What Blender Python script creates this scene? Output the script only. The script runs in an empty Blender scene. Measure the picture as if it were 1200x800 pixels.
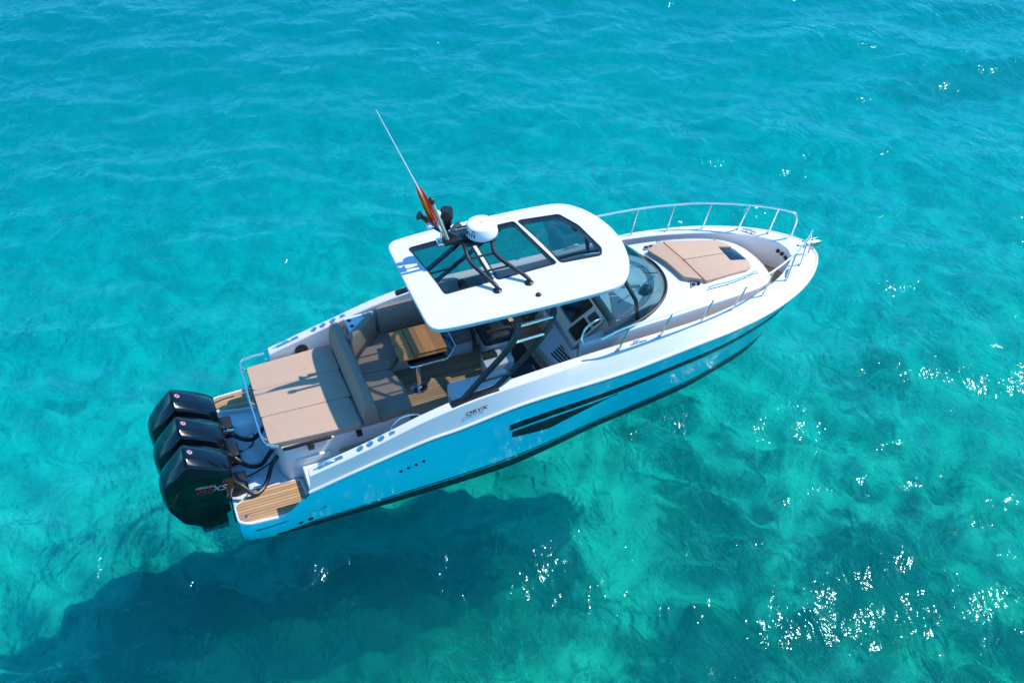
import bpy, bmesh, math, random
import numpy as np
from mathutils import Vector, Matrix

random.seed(7)
RNG = np.random.default_rng(11)
sc = bpy.context.scene
COL = sc.collection

# ------------------------------------------------------------------ camera
cam_d = bpy.data.cameras.new("Camera")
cam = bpy.data.objects.new("Camera", cam_d)
COL.objects.link(cam)
CP = Vector((0.0373, -13.2159, 13.5555))
yaw, pit, rol = -0.3661952, -0.7098497, -0.0031237
fw = Vector((-math.sin(yaw) * math.cos(pit), math.cos(yaw) * math.cos(pit), math.sin(pit)))
rt = Vector((math.cos(yaw), math.sin(yaw), 0))
up = rt.cross(fw)
r2 = rt * math.cos(rol) + up * math.sin(rol)
u2 = -rt * math.sin(rol) + up * math.cos(rol)
m = Matrix((r2, u2, -fw)).transposed().to_4x4()
m.translation = CP
cam.matrix_world = m
cam_d.sensor_width = 36.0
cam_d.lens = 1295.12 / 1200 * 36.0
cam_d.clip_start = 0.1
cam_d.clip_end = 5000
sc.camera = cam

# ------------------------------------------------------------------ light
SUN_EL, SUN_AZ = math.radians(52), math.radians(-4)      # azimuth from the bow (+x) towards port (+y)
sd = Vector((math.cos(SUN_AZ) * math.cos(SUN_EL), math.sin(SUN_AZ) * math.cos(SUN_EL), math.sin(SUN_EL)))
w = bpy.data.worlds.new("World")
sc.world = w
w.use_nodes = True
wn = w.node_tree
bg = wn.nodes["Background"]
sky = wn.nodes.new("ShaderNodeTexSky")
sky.sky_type = 'NISHITA'
sky.sun_disc = False
sky.sun_elevation = SUN_EL
sky.sun_rotation = math.pi / 2 - SUN_AZ
sky.dust_density = 0.2
sky.ozone_density = 3.0
tint = wn.nodes.new("ShaderNodeMix"); tint.data_type = 'RGBA'; tint.blend_type = 'MULTIPLY'
tint.inputs[0].default_value = 1.0
tint.inputs[7].default_value = (0.31, 0.97, 1.38, 1)        # a deep, clean summer blue
wn.links.new(sky.outputs[0], tint.inputs[6])
wn.links.new(tint.outputs[2], bg.inputs[0])
bg.inputs[1].default_value = 0.15
sl = bpy.data.lights.new("Sun", 'SUN')
sl.energy = 3.6
sl.angle = math.radians(0.53)
sl.color = (1.0, 0.93, 0.83)
so = bpy.data.objects.new("Sun", sl)
COL.objects.link(so)
so.rotation_euler = (-sd).to_track_quat('-Z', 'Y').to_euler()
so.location = (20, 0, 30)
sc.view_settings.view_transform = 'Standard'
sc.view_settings.look = 'None'
sc.view_settings.gamma = 1
sc.view_settings.use_curve_mapping = False
sc.view_settings.exposure = 0.46
cy = sc.cycles
cy.max_bounces = 10
cy.transparent_max_bounces = 16
cy.transmission_bounces = 8
cy.glossy_bounces = 4
cy.diffuse_bounces = 3
cy.volume_bounces = 1
cy.caustics_reflective = False
cy.caustics_refractive = False
cy.sample_clamp_indirect = 4.0

# ------------------------------------------------------------------ materials
def NT(name):
    mt = bpy.data.materials.new(name)
    mt.use_nodes = True
    return mt, mt.node_tree.nodes, mt.node_tree.links

def pbr(name, col, rough=0.5, metal=0.0, coat=0.0, vary=0.0, vscale=3.0, bump=0.0, bscale=200.0, spec=0.5, wrinkle=0.0):
    mt, n, l = NT(name)
    p = n["Principled BSDF"]
    p.inputs["Base Color"].default_value = (*col, 1)
    p.inputs["Roughness"].default_value = rough
    p.inputs["Metallic"].default_value = metal
    p.inputs["Coat Weight"].default_value = coat
    p.inputs["Coat Roughness"].default_value = 0.05
    p.inputs["Specular IOR Level"].default_value = spec
    tc = n.new("ShaderNodeTexCoord")
    if vary > 0:
        no = n.new("ShaderNodeTexNoise")
        no.inputs["Scale"].default_value = vscale
        no.inputs["Detail"].default_value = 5
        l.new(tc.outputs["Object"], no.inputs["Vector"])
        mx = n.new("ShaderNodeMix"); mx.data_type = 'RGBA'
        mx.inputs[6].default_value = (*[c * (1 - vary) for c in col], 1)
        mx.inputs[7].default_value = (*[min(1, c * (1 + vary)) for c in col], 1)
        l.new(no.outputs["Fac"], mx.inputs[0])
        l.new(mx.outputs[2], p.inputs["Base Color"])
        mr = n.new("ShaderNodeMapRange")
        mr.inputs[3].default_value = max(0.02, rough * 0.8); mr.inputs[4].default_value = min(1, rough * 1.25)
        l.new(no.outputs["Fac"], mr.inputs[0]); l.new(mr.outputs[0], p.inputs["Roughness"])
    if bump > 0:
        nb = n.new("ShaderNodeTexNoise")
        nb.inputs["Scale"].default_value = bscale
        nb.inputs["Detail"].default_value = 3
        l.new(tc.outputs["Object"], nb.inputs["Vector"])
        bp = n.new("ShaderNodeBump")
        bp.inputs["Strength"].default_value = bump
        bp.inputs["Distance"].default_value = 0.01
        l.new(nb.outputs["Fac"], bp.inputs["Height"])
        l.new(bp.outputs[0], p.inputs["Normal"])
        if wrinkle > 0:
            nw = n.new("ShaderNodeTexNoise"); nw.inputs["Scale"].default_value = 3.5; nw.inputs["Detail"].default_value = 4; nw.inputs["Distortion"].default_value = 0.8
            l.new(tc.outputs["Object"], nw.inputs["Vector"])
            bw = n.new("ShaderNodeBump"); bw.inputs["Strength"].default_value = wrinkle; bw.inputs["Distance"].default_value = 0.05
            l.new(nw.outputs["Fac"], bw.inputs["Height"]); l.new(bw.outputs[0], bp.inputs["Normal"])
    return mt

def teak_mat(name, axis=1, spacing=0.055, col=(0.50, 0.285, 0.135), line=(0.045, 0.03, 0.02), lf=0.12):
    mt, n, l = NT(name)
    p = n["Principled BSDF"]
    p.inputs["Roughness"].default_value = 0.6
    tc = n.new("ShaderNodeTexCoord")
    sep = n.new("ShaderNodeSeparateXYZ"); l.new(tc.outputs["Object"], sep.inputs[0])
    dv = n.new("ShaderNodeMath"); dv.operation = 'DIVIDE'; dv.inputs[1].default_value = spacing
    l.new(sep.outputs[axis], dv.inputs[0])
    fr = n.new("ShaderNodeMath"); fr.operation = 'FRACT'; l.new(dv.outputs[0], fr.inputs[0])
    fl = n.new("ShaderNodeMath"); fl.operation = 'FLOOR'; l.new(dv.outputs[0], fl.inputs[0])
    wh = n.new("ShaderNodeTexWhiteNoise"); wh.noise_dimensions = '1D'; l.new(fl.outputs[0], wh.inputs["W"])
    mp = n.new("ShaderNodeMapping")
    s = [60, 60, 60]; s[1 - axis if axis < 2 else 0] = 3
    mp.inputs["Scale"].default_value = s
    l.new(tc.outputs["Object"], mp.inputs[0])
    no = n.new("ShaderNodeTexNoise"); no.inputs["Scale"].default_value = 1; no.inputs["Detail"].default_value = 4
    l.new(mp.outputs[0], no.inputs["Vector"])
    ad = n.new("ShaderNodeMath"); ad.operation = 'ADD'; l.new(no.outputs["Fac"], ad.inputs[0])
    ml = n.new("ShaderNodeMath"); ml.operation = 'MULTIPLY'; ml.inputs[1].default_value = 0.5
    l.new(wh.outputs["Value"], ml.inputs[0]); l.new(ml.outputs[0], ad.inputs[1])
    cr = n.new("ShaderNodeValToRGB")
    cr.color_ramp.elements[0].position = 0.35; cr.color_ramp.elements[0].color = (*[c * 0.72 for c in col], 1)
    cr.color_ramp.elements[1].position = 1.0; cr.color_ramp.elements[1].color = (*[c * 1.25 for c in col], 1)
    l.new(ad.outputs[0], cr.inputs[0])
    lt = n.new("ShaderNodeMath"); lt.operation = 'LESS_THAN'; lt.inputs[1].default_value = lf
    l.new(fr.outputs[0], lt.inputs[0])
    mx = n.new("ShaderNodeMix"); mx.data_type = 'RGBA'; mx.inputs[7].default_value = (*line, 1)
    l.new(lt.outputs[0], mx.inputs[0]); l.new(cr.outputs[0], mx.inputs[6])
    l.new(mx.outputs[2], p.inputs["Base Color"])
    return mt

def glass_mat(name, tint, f0=1.45, rough=0.02):
    mt, n, l = NT(name)
    n.remove(n["Principled BSDF"])
    out = n["Material Output"]
    tr = n.new("ShaderNodeBsdfTransparent"); tr.inputs[0].default_value = (*tint, 1)
    gl = n.new("ShaderNodeBsdfGlossy"); gl.inputs["Roughness"].default_value = rough
    fr = n.new("ShaderNodeFresnel"); fr.inputs[0].default_value = f0
    mx = n.new("ShaderNodeMixShader")
    l.new(fr.outputs[0], mx.inputs[0]); l.new(tr.outputs[0], mx.inputs[1]); l.new(gl.outputs[0], mx.inputs[2])
    l.new(mx.outputs[0], out.inputs[0])
    return mt

M = {}
M['gel'] = pbr('white_gelcoat', (0.75, 0.735, 0.71), 0.32, vary=0.025, vscale=1.2, coat=0.3)
M['gel_bounce'] = pbr('gelcoat_teak_bounce', (0.82, 0.72, 0.64), 0.4, vary=0.03, vscale=2)  # cabin sides: warm bounce from the teak deck painted into the colour
M['gelmat'] = pbr('nonskid_white', (0.76, 0.75, 0.73), 0.6, vary=0.03, vscale=6, bump=0.15, bscale=350)
M['blue'] = pbr('blue_hull_paint', (0.001, 0.86, 0.90), 0.16, vary=0.03, vscale=0.8, coat=0.6)
M['black_hull'] = pbr('black_antifouling', (0.012, 0.02, 0.024), 0.45, vary=0.3, vscale=5)
M['black_gloss'] = pbr('black_gloss', (0.008, 0.014, 0.016), 0.12, coat=0.5)
M['window'] = pbr('dark_hull_window', (0.003, 0.018, 0.024), 0.3, spec=0.25)
M['black'] = pbr('black_plastic', (0.014, 0.015, 0.017), 0.42, vary=0.2, vscale=20)
M['blackmetal'] = pbr('black_powder_coat', (0.010, 0.011, 0.013), 0.35, vary=0.15, vscale=8)
M['cowl'] = pbr('outboard_black_paint', (0.002, 0.004, 0.006), 0.10, coat=0.35, vary=0.15, vscale=10, spec=0.3)
M['chrome'] = pbr('polished_steel', (0.84, 0.80, 0.75), 0.22, metal=1.0)
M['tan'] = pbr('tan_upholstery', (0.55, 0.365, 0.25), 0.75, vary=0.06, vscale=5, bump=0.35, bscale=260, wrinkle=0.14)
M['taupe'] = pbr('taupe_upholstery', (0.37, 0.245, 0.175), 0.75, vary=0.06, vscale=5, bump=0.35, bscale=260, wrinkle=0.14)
M['blackseat'] = pbr('black_upholstery', (0.016, 0.018, 0.02), 0.55, vary=0.2, vscale=12, bump=0.4, bscale=180)
M['teak'] = teak_mat('teak_planking', 1, 0.06)
M['deckteak'] = teak_mat('weathered_teak_planking', 1, 0.06, col=(0.56, 0.33, 0.18), line=(0.08, 0.055, 0.035))
M['wood'] = teak_mat('varnished_table_wood', 0, 0.19, col=(0.56, 0.20, 0.055), line=(0.12, 0.05, 0.02), lf=0.02)
M['grey'] = pbr('grey_dash_trim', (0.22, 0.24, 0.25), 0.5, vary=0.08, vscale=10)
M['dashmat'] = pbr('grey_blue_dash_mat', (0.20, 0.25, 0.30), 0.7, vary=0.1, vscale=8)
M['screen'] = pbr('dark_display_glass', (0.006, 0.008, 0.010), 0.08)
M['radar'] = pbr('radar_white', (0.82, 0.82, 0.82), 0.35)
def cloth(name, col):
    mt, n, l = NT(name)
    n.remove(n["Principled BSDF"])
    d = n.new("ShaderNodeBsdfDiffuse"); t = n.new("ShaderNodeBsdfTranslucent")
    tc = n.new("ShaderNodeTexCoord"); no = n.new("ShaderNodeTexNoise"); no.inputs["Scale"].default_value = 40
    l.new(tc.outputs["Object"], no.inputs["Vector"])
    mx = n.new("ShaderNodeMix"); mx.data_type = 'RGBA'
    mx.inputs[6].default_value = (*[c * 0.85 for c in col], 1); mx.inputs[7].default_value = (*col, 1)
    l.new(no.outputs["Fac"], mx.inputs[0])
    l.new(mx.outputs[2], d.inputs[0]); l.new(mx.outputs[2], t.inputs[0])
    ms = n.new("ShaderNodeMixShader"); ms.inputs[0].default_value = 0.55
    l.new(d.outputs[0], ms.inputs[1]); l.new(t.outputs[0], ms.inputs[2]); l.new(ms.outputs[0], n["Material Output"].inputs[0])
    return mt
M['flag_red'] = cloth('flag_red_cloth', (0.88, 0.11, 0.03))
M['flag_yellow'] = cloth('flag_yellow_cloth', (0.95, 0.55, 0.03))
M['rope'] = pbr('pale_green_rope', (0.42, 0.45, 0.33), 0.8, vary=0.3, vscale=60)
M['decal_red'] = pbr('red_decal', (0.35, 0.02, 0.03), 0.4)
M['decal_silver'] = pbr('silver_decal', (0.35, 0.36, 0.37), 0.4)
M['badge'] = pbr('pink_badge', (0.62, 0.30, 0.33), 0.35)
M['glass'] = glass_mat('tinted_windshield_glass', (0.44, 0.66, 0.74))
M['skyglass'] = glass_mat('dark_skylight_glass', (0.42, 0.50, 0.52), 1.5)
M['hatchglass'] = pbr('smoked_hatch_acrylic', (0.012, 0.018, 0.025), 0.06, coat=0.4)

# ------------------------------------------------------------------ mesh helpers
def cat(pts, n=8, closed=False):
    """Catmull-Rom through pts, n segments per span."""
    P = [Vector(p) for p in pts]
    out = []
    k = len(P)
    for i in range(k if closed else k - 1):
        if closed:
            a, b, c, d = P[(i - 1) % k], P[i], P[(i + 1) % k], P[(i + 2) % k]
        else:
            b, c = P[i], P[i + 1]
            a = P[i - 1] if i > 0 else b * 2 - c
            d = P[i + 2] if i + 2 < k else c * 2 - b
        for j in range(n):
            t = j / n
            out.append(0.5 * ((2 * b) + (c - a) * t + (2 * a - 5 * b + 4 * c - d) * t * t + (3 * b - a - 3 * c + d) * t ** 3))
    if not closed:
        out.append(P[-1])
    return out

def grid(bm, rows, close_u=False, close_v=False):
    vs = [[bm.verts.new(p) for p in r] for r in rows]
    nu, nv = len(vs), len(vs[0])
    for i in range(nu if close_u else nu - 1):
        for j in range(nv if close_v else nv - 1):
            a, b = vs[i][j], vs[i][(j + 1) % nv]
            c, d = vs[(i + 1) % nu][(j + 1) % nv], vs[(i + 1) % nu][j]
            try:
                bm.faces.new((a, b, c, d))
            except ValueError:
                pass
    return vs

def tube(bm, pts, r, n=8, caps=True, closed=False):
    P = [Vector(p) for p in pts]
    k = len(P)
    rr = r if isinstance(r, (list, tuple)) else [r] * k
    rows = []
    prev = None
    for i in range(k):
        if closed:
            t = P[(i + 1) % k] - P[i - 1]
        else:
            t = P[min(i + 1, k - 1)] - P[max(i - 1, 0)]
        if t.length < 1e-9:
            t = Vector((0, 0, 1))
        t.normalize()
        if prev is None:
            a = t.cross(Vector((0, 0, 1)))
            if a.length < 0.1:
                a = t.cross(Vector((1, 0, 0)))
        else:
            a = prev - t * prev.dot(t)
        a.normalize()
        prev = a
        b = t.cross(a)
        rows.append([P[i] + (a * math.cos(2 * math.pi * q / n) + b * math.sin(2 * math.pi * q / n)) * rr[i] for q in range(n)])
    vs = grid(bm, rows, close_u=closed, close_v=True)
    if caps and not closed:
        bm.faces.new(vs[0]); bm.faces.new(list(reversed(vs[-1])))
    return vs

def prism(bm, poly, z0, z1, bevel=0.0, seg=3, vert_bevel=True):
    """poly: list of (x, y); z0 / z1 numbers or functions of (x, y)."""
    f0 = z0 if callable(z0) else (lambda x, y: z0)
    f1 = z1 if callable(z1) else (lambda x, y: z1)
    lo = [bm.verts.new((x, y, f0(x, y))) for x, y in poly]
    hi = [bm.verts.new((x, y, f1(x, y))) for x, y in poly]
    fs = [bm.faces.new(list(reversed(lo))), bm.faces.new(hi)]
    k = len(poly)
    for i in range(k):
        fs.append(bm.faces.new((lo[i], lo[(i + 1) % k], hi[(i + 1) % k], hi[i])))
    bmesh.ops.recalc_face_normals(bm, faces=fs)
    if bevel > 0:
        es = set()
        for f in fs:
            for e in f.edges:
                if len(e.link_faces) == 2 and e.calc_face_angle() > 0.35:
                    es.add(e)
        bmesh.ops.bevel(bm, geom=list(es), offset=bevel, segments=seg, affect='EDGES', profile=0.5, clamp_overlap=True)

def box(bm, x0, x1, y0, y1, z0, z1, bevel=0.0, seg=2):
    prism(bm, [(x0, y0), (x1, y0), (x1, y1), (x0, y1)], z0, z1, bevel, seg)

def hexa(bm, lo4, hi4, bevel=0.0, seg=2):
    """a block from four bottom and four top points (same winding)."""
    lo = [bm.verts.new(p) for p in lo4]; hi = [bm.verts.new(p) for p in hi4]
    fs = [bm.faces.new(list(reversed(lo))), bm.faces.new(hi)]
    for i in range(4):
        fs.append(bm.faces.new((lo[i], lo[(i + 1) % 4], hi[(i + 1) % 4], hi[i])))
    bmesh.ops.recalc_face_normals(bm, faces=fs)
    if bevel > 0:
        es = {e for f in fs for e in f.edges}
        bmesh.ops.bevel(bm, geom=list(es), offset=bevel, segments=seg, affect='EDGES', profile=0.5, clamp_overlap=True)

def lathe(bm, prof, c=(0, 0, 0), n=28, axis=None):
    """prof: list of (r, z)."""
    c = Vector(c)
    q = Vector((0, 0, 1)).rotation_difference(Vector(axis)) if axis is not None else None
    rows = []
    for r, z in prof:
        row = []
        for k in range(n):
            a = 2 * math.pi * k / n
            v = Vector((max(r, 1e-4) * math.cos(a), max(r, 1e-4) * math.sin(a), z))
            if q: v = q @ v
            row.append(c + v)
        rows.append(row)
    vs = grid(bm, rows, close_v=True)
    bm.faces.new(list(reversed(vs[0]))); bm.faces.new(vs[-1])

def round_poly(poly, r, n=5):
    out = []
    k = len(poly)
    for i in range(k):
        p = Vector(poly[i]); a = Vector(poly[i - 1]); b = Vector(poly[(i + 1) % k])
        rr = r[i] if isinstance(r, (list, tuple)) else r
        da, db = (a - p), (b - p)
        d = min(rr, da.length * 0.49, db.length * 0.49)
        if d < 1e-4:
            out.append((p.x, p.y)); continue
        A = p + da.normalized() * d; B = p + db.normalized() * d
        for j in range(n + 1):
            t = j / n
            q = A * (1 - t) ** 2 + p * 2 * t * (1 - t) + B * t * t
            out.append((q.x, q.y))
    return out

def obj(name, bm, mat, parent=None, angle=35, recalc=True, label=None):
    if recalc:
        bmesh.ops.recalc_face_normals(bm, faces=bm.faces[:])
    me = bpy.data.meshes.new(name)
    bm.to_mesh(me); bm.free()
    for m_ in (mat if isinstance(mat, (list, tuple)) else [mat]):
        me.materials.append(m_)
    for p in me.polygons:
        p.use_smooth = True
    me.set_sharp_from_angle(angle=math.radians(angle))
    o = bpy.data.objects.new(name, me)
    COL.objects.link(o)
    if parent is not None:
        o.parent = parent
        if parent.type == 'MESH':
            pass
    if label: o['label'] = label
    return o

def NB():
    return bmesh.new()

def cut(o, cutters):
    """subtract cutter bmeshes from o and bake the result."""
    for bmc in cutters:
        bmesh.ops.recalc_face_normals(bmc, faces=bmc.faces[:])
        me = bpy.data.meshes.new('cutter'); bmc.to_mesh(me); bmc.free()
        c = bpy.data.objects.new('cutter', me); COL.objects.link(c)
        md = o.modifiers.new('b', 'BOOLEAN'); md.operation = 'DIFFERENCE'; md.object = c; md.solver = 'EXACT'
        dg = bpy.context.evaluated_depsgraph_get()
        ne = bpy.data.meshes.new_from_object(o.evaluated_get(dg))
        o.modifiers.clear()
        old = o.data; nm = old.name
        o.data = ne; bpy.data.meshes.remove(old); ne.name = nm
        bpy.data.objects.remove(c); bpy.data.meshes.remove(me)
    for p in o.data.polygons: p.use_smooth = True
    o.data.set_sharp_from_angle(angle=math.radians(26))

def text_bm(s, size, shear=0.0, ext=0.0, bold=0.0):
    """text as a flat mesh in the xy plane, centred on the origin."""
    cu = bpy.data.curves.new('t', 'FONT')
    cu.body = s; cu.size = size; cu.align_x = 'CENTER'; cu.align_y = 'CENTER'; cu.shear = shear; cu.offset = bold
    cu.extrude = ext; cu.resolution_u = 3
    t = bpy.data.objects.new('t', cu); COL.objects.link(t)
    dg = bpy.context.evaluated_depsgraph_get()
    me = bpy.data.meshes.new_from_object(t.evaluated_get(dg))
    bm = bmesh.new(); bm.from_mesh(me)
    bpy.data.objects.remove(t); bpy.data.curves.remove(cu); bpy.data.meshes.remove(me)
    return bm

def place(bm, origin, ex, ey):
    ex = Vector(ex).normalized(); ey = Vector(ey); ez = ex.cross(ey).normalized(); ey = ez.cross(ex)
    o = Vector(origin)
    for v in bm.verts:
        c = v.co.copy()
        v.co = o + ex * c.x + ey * c.y + ez * c.z
    return bm

# ------------------------------------------------------------------ WATER AND SEABED
def nonuni(lo, hi, step, grow, far_lo, far_hi):
    c = list(np.arange(lo, hi + 1e-6, step))
    s = step; x = c[-1]
    while x < far_hi:
        s *= grow; x += s; c.append(x)
    s = step; x = c[0]; pre = []
    while x > far_lo:
        s *= grow; x -= s; pre.append(x)
    return np.array(pre[::-1] + c)

WIND = math.radians(250)          # the direction the waves travel to, from +x
def waves(X, Y):
    Z = np.zeros_like(X)
    rs = np.random.default_rng(5)
    N = 90
    lam = np.exp(rs.uniform(np.log(0.36), np.log(8.0), N))
    for i in range(N):
        L = lam[i]
        th = WIND + rs.normal(0, 0.62)
        k = 2 * math.pi / L
        slope = 0.0275 * (0.75 if L < 0.7 else 1.0) * (1.0 if L < 2.8 else (2.8 / L) ** 0.7)
        a = slope / k
        ph = rs.uniform(0, 2 * math.pi)
        # gentle bending so the trains do not look ruled
        q = k * (X * math.cos(th) + Y * math.sin(th)) + ph + 0.9 * np.sin(0.35 * X * math.sin(th * 1.7) + 0.31 * Y * math.cos(th * 2.3) + i)
        s = np.sin(q)
        Z += a * (s + 0.22 * np.cos(2 * q))
    return Z

def sheet(name, xs, ys, Z, mat, label, cat_):
    nx, ny = len(xs), len(ys)
    X, Y = np.meshgrid(xs, ys, indexing='ij')
    co = np.stack([X, Y, Z], -1).reshape(-1, 3).astype(np.float32)
    i = np.arange(nx - 1)[:, None] * ny + np.arange(ny - 1)[None, :]
    f = np.stack([i, i + ny, i + ny + 1, i + 1], -1).reshape(-1, 4).astype(np.int32)
    me = bpy.data.meshes.new(name)
    me.vertices.add(len(co)); me.vertices.foreach_set('co', co.ravel())
    me.loops.add(f.size); me.loops.foreach_set('vertex_index', f.ravel())
    me.polygons.add(len(f))
    me.polygons.foreach_set('loop_start', np.arange(0, f.size, 4, dtype=np.int32))
    me.polygons.foreach_set('loop_total', np.full(len(f), 4, dtype=np.int32))
    me.update(); me.validate()
    me.shade_smooth()
    me.materials.append(mat)
    o = bpy.data.objects.new(name, me); COL.objects.link(o)
    o['kind'] = 'structure'; o['label'] = label; o['category'] = cat_
    return o

def water_mat():
    mt, n, l = NT('clear_turquoise_sea_water')
    n.remove(n["Principled BSDF"])
    out = n["Material Output"]
    tc = n.new("ShaderNodeTexCoord")
    mp = n.new("ShaderNodeMapping"); mp.inputs["Rotation"].default_value = (0, 0, -WIND); mp.inputs["Scale"].default_value = (1.0, 0.55, 1)
    l.new(tc.outputs["Object"], mp.inputs[0])
    def noise(scale, det, rough, dist):
        q = n.new("ShaderNodeTexNoise"); q.inputs["Scale"].default_value = scale; q.inputs["Detail"].default_value = det
        q.inputs["Roughness"].default_value = rough; q.inputs["Distortion"].default_value = dist
        l.new(mp.outputs[0], q.inputs["Vector"]); return q
    n1 = noise(2.2, 3, 0.5, 0.8)
    n2 = noise(13.0, 2, 0.5, 0.2)
    b1 = n.new("ShaderNodeBump"); b1.inputs["Strength"].default_value = 1.0; b1.inputs["Distance"].default_value = 0.108
    l.new(n1.outputs["Fac"], b1.inputs["Height"])
    b2 = n.new("ShaderNodeBump"); b2.inputs["Strength"].default_value = 1.0; b2.inputs["Distance"].default_value = 0.019
    l.new(n2.outputs["Fac"], b2.inputs["Height"]); l.new(b1.outputs[0], b2.inputs["Normal"])
    fr = n.new("ShaderNodeFresnel"); fr.inputs[0].default_value = 1.33; l.new(b2.outputs[0], fr.inputs["Normal"])
    gl = n.new("ShaderNodeBsdfGlossy"); gl.inputs["Color"].default_value = (0.6, 0.96, 1.0, 1); gl.inputs["Roughness"].default_value = 0.115; l.new(b2.outputs[0], gl.inputs["Normal"])
    tr = n.new("ShaderNodeBsdfTransparent")
    rf = n.new("ShaderNodeBsdfRefraction"); rf.inputs["Roughness"].default_value = 0.0; rf.inputs["IOR"].default_value = 1.33
    l.new(b2.outputs[0], rf.inputs["Normal"])
    m1 = n.new("ShaderNodeMixShader"); m1.inputs[0].default_value = 0.36
    l.new(tr.outputs[0], m1.inputs[1]); l.new(rf.outputs[0], m1.inputs[2])
    m2 = n.new("ShaderNodeMixShader"); l.new(fr.outputs[0], m2.inputs[0]); l.new(m1.outputs[0], m2.inputs[1]); l.new(gl.outputs[0], m2.inputs[2])
    l.new(m2.outputs[0], out.inputs["Surface"])
    va = n.new("ShaderNodeVolumeAbsorption")
    va.inputs["Color"].default_value = (0.0, 0.952, 0.984, 1)
    va.inputs["Density"].default_value = 0.45
    vs_ = n.new("ShaderNodeVolumeScatter")
    vs_.inputs["Color"].default_value = (0.0, 0.74, 1.0, 1)
    vs_.inputs["Density"].default_value = 0.055
    vs_.inputs["Anisotropy"].default_value = 0.0
    ads = n.new("ShaderNodeAddShader")
    l.new(va.outputs[0], ads.inputs[0]); l.new(vs_.outputs[0], ads.inputs[1])
    l.new(ads.outputs[0], out.inputs["Volume"])
    return mt

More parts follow.
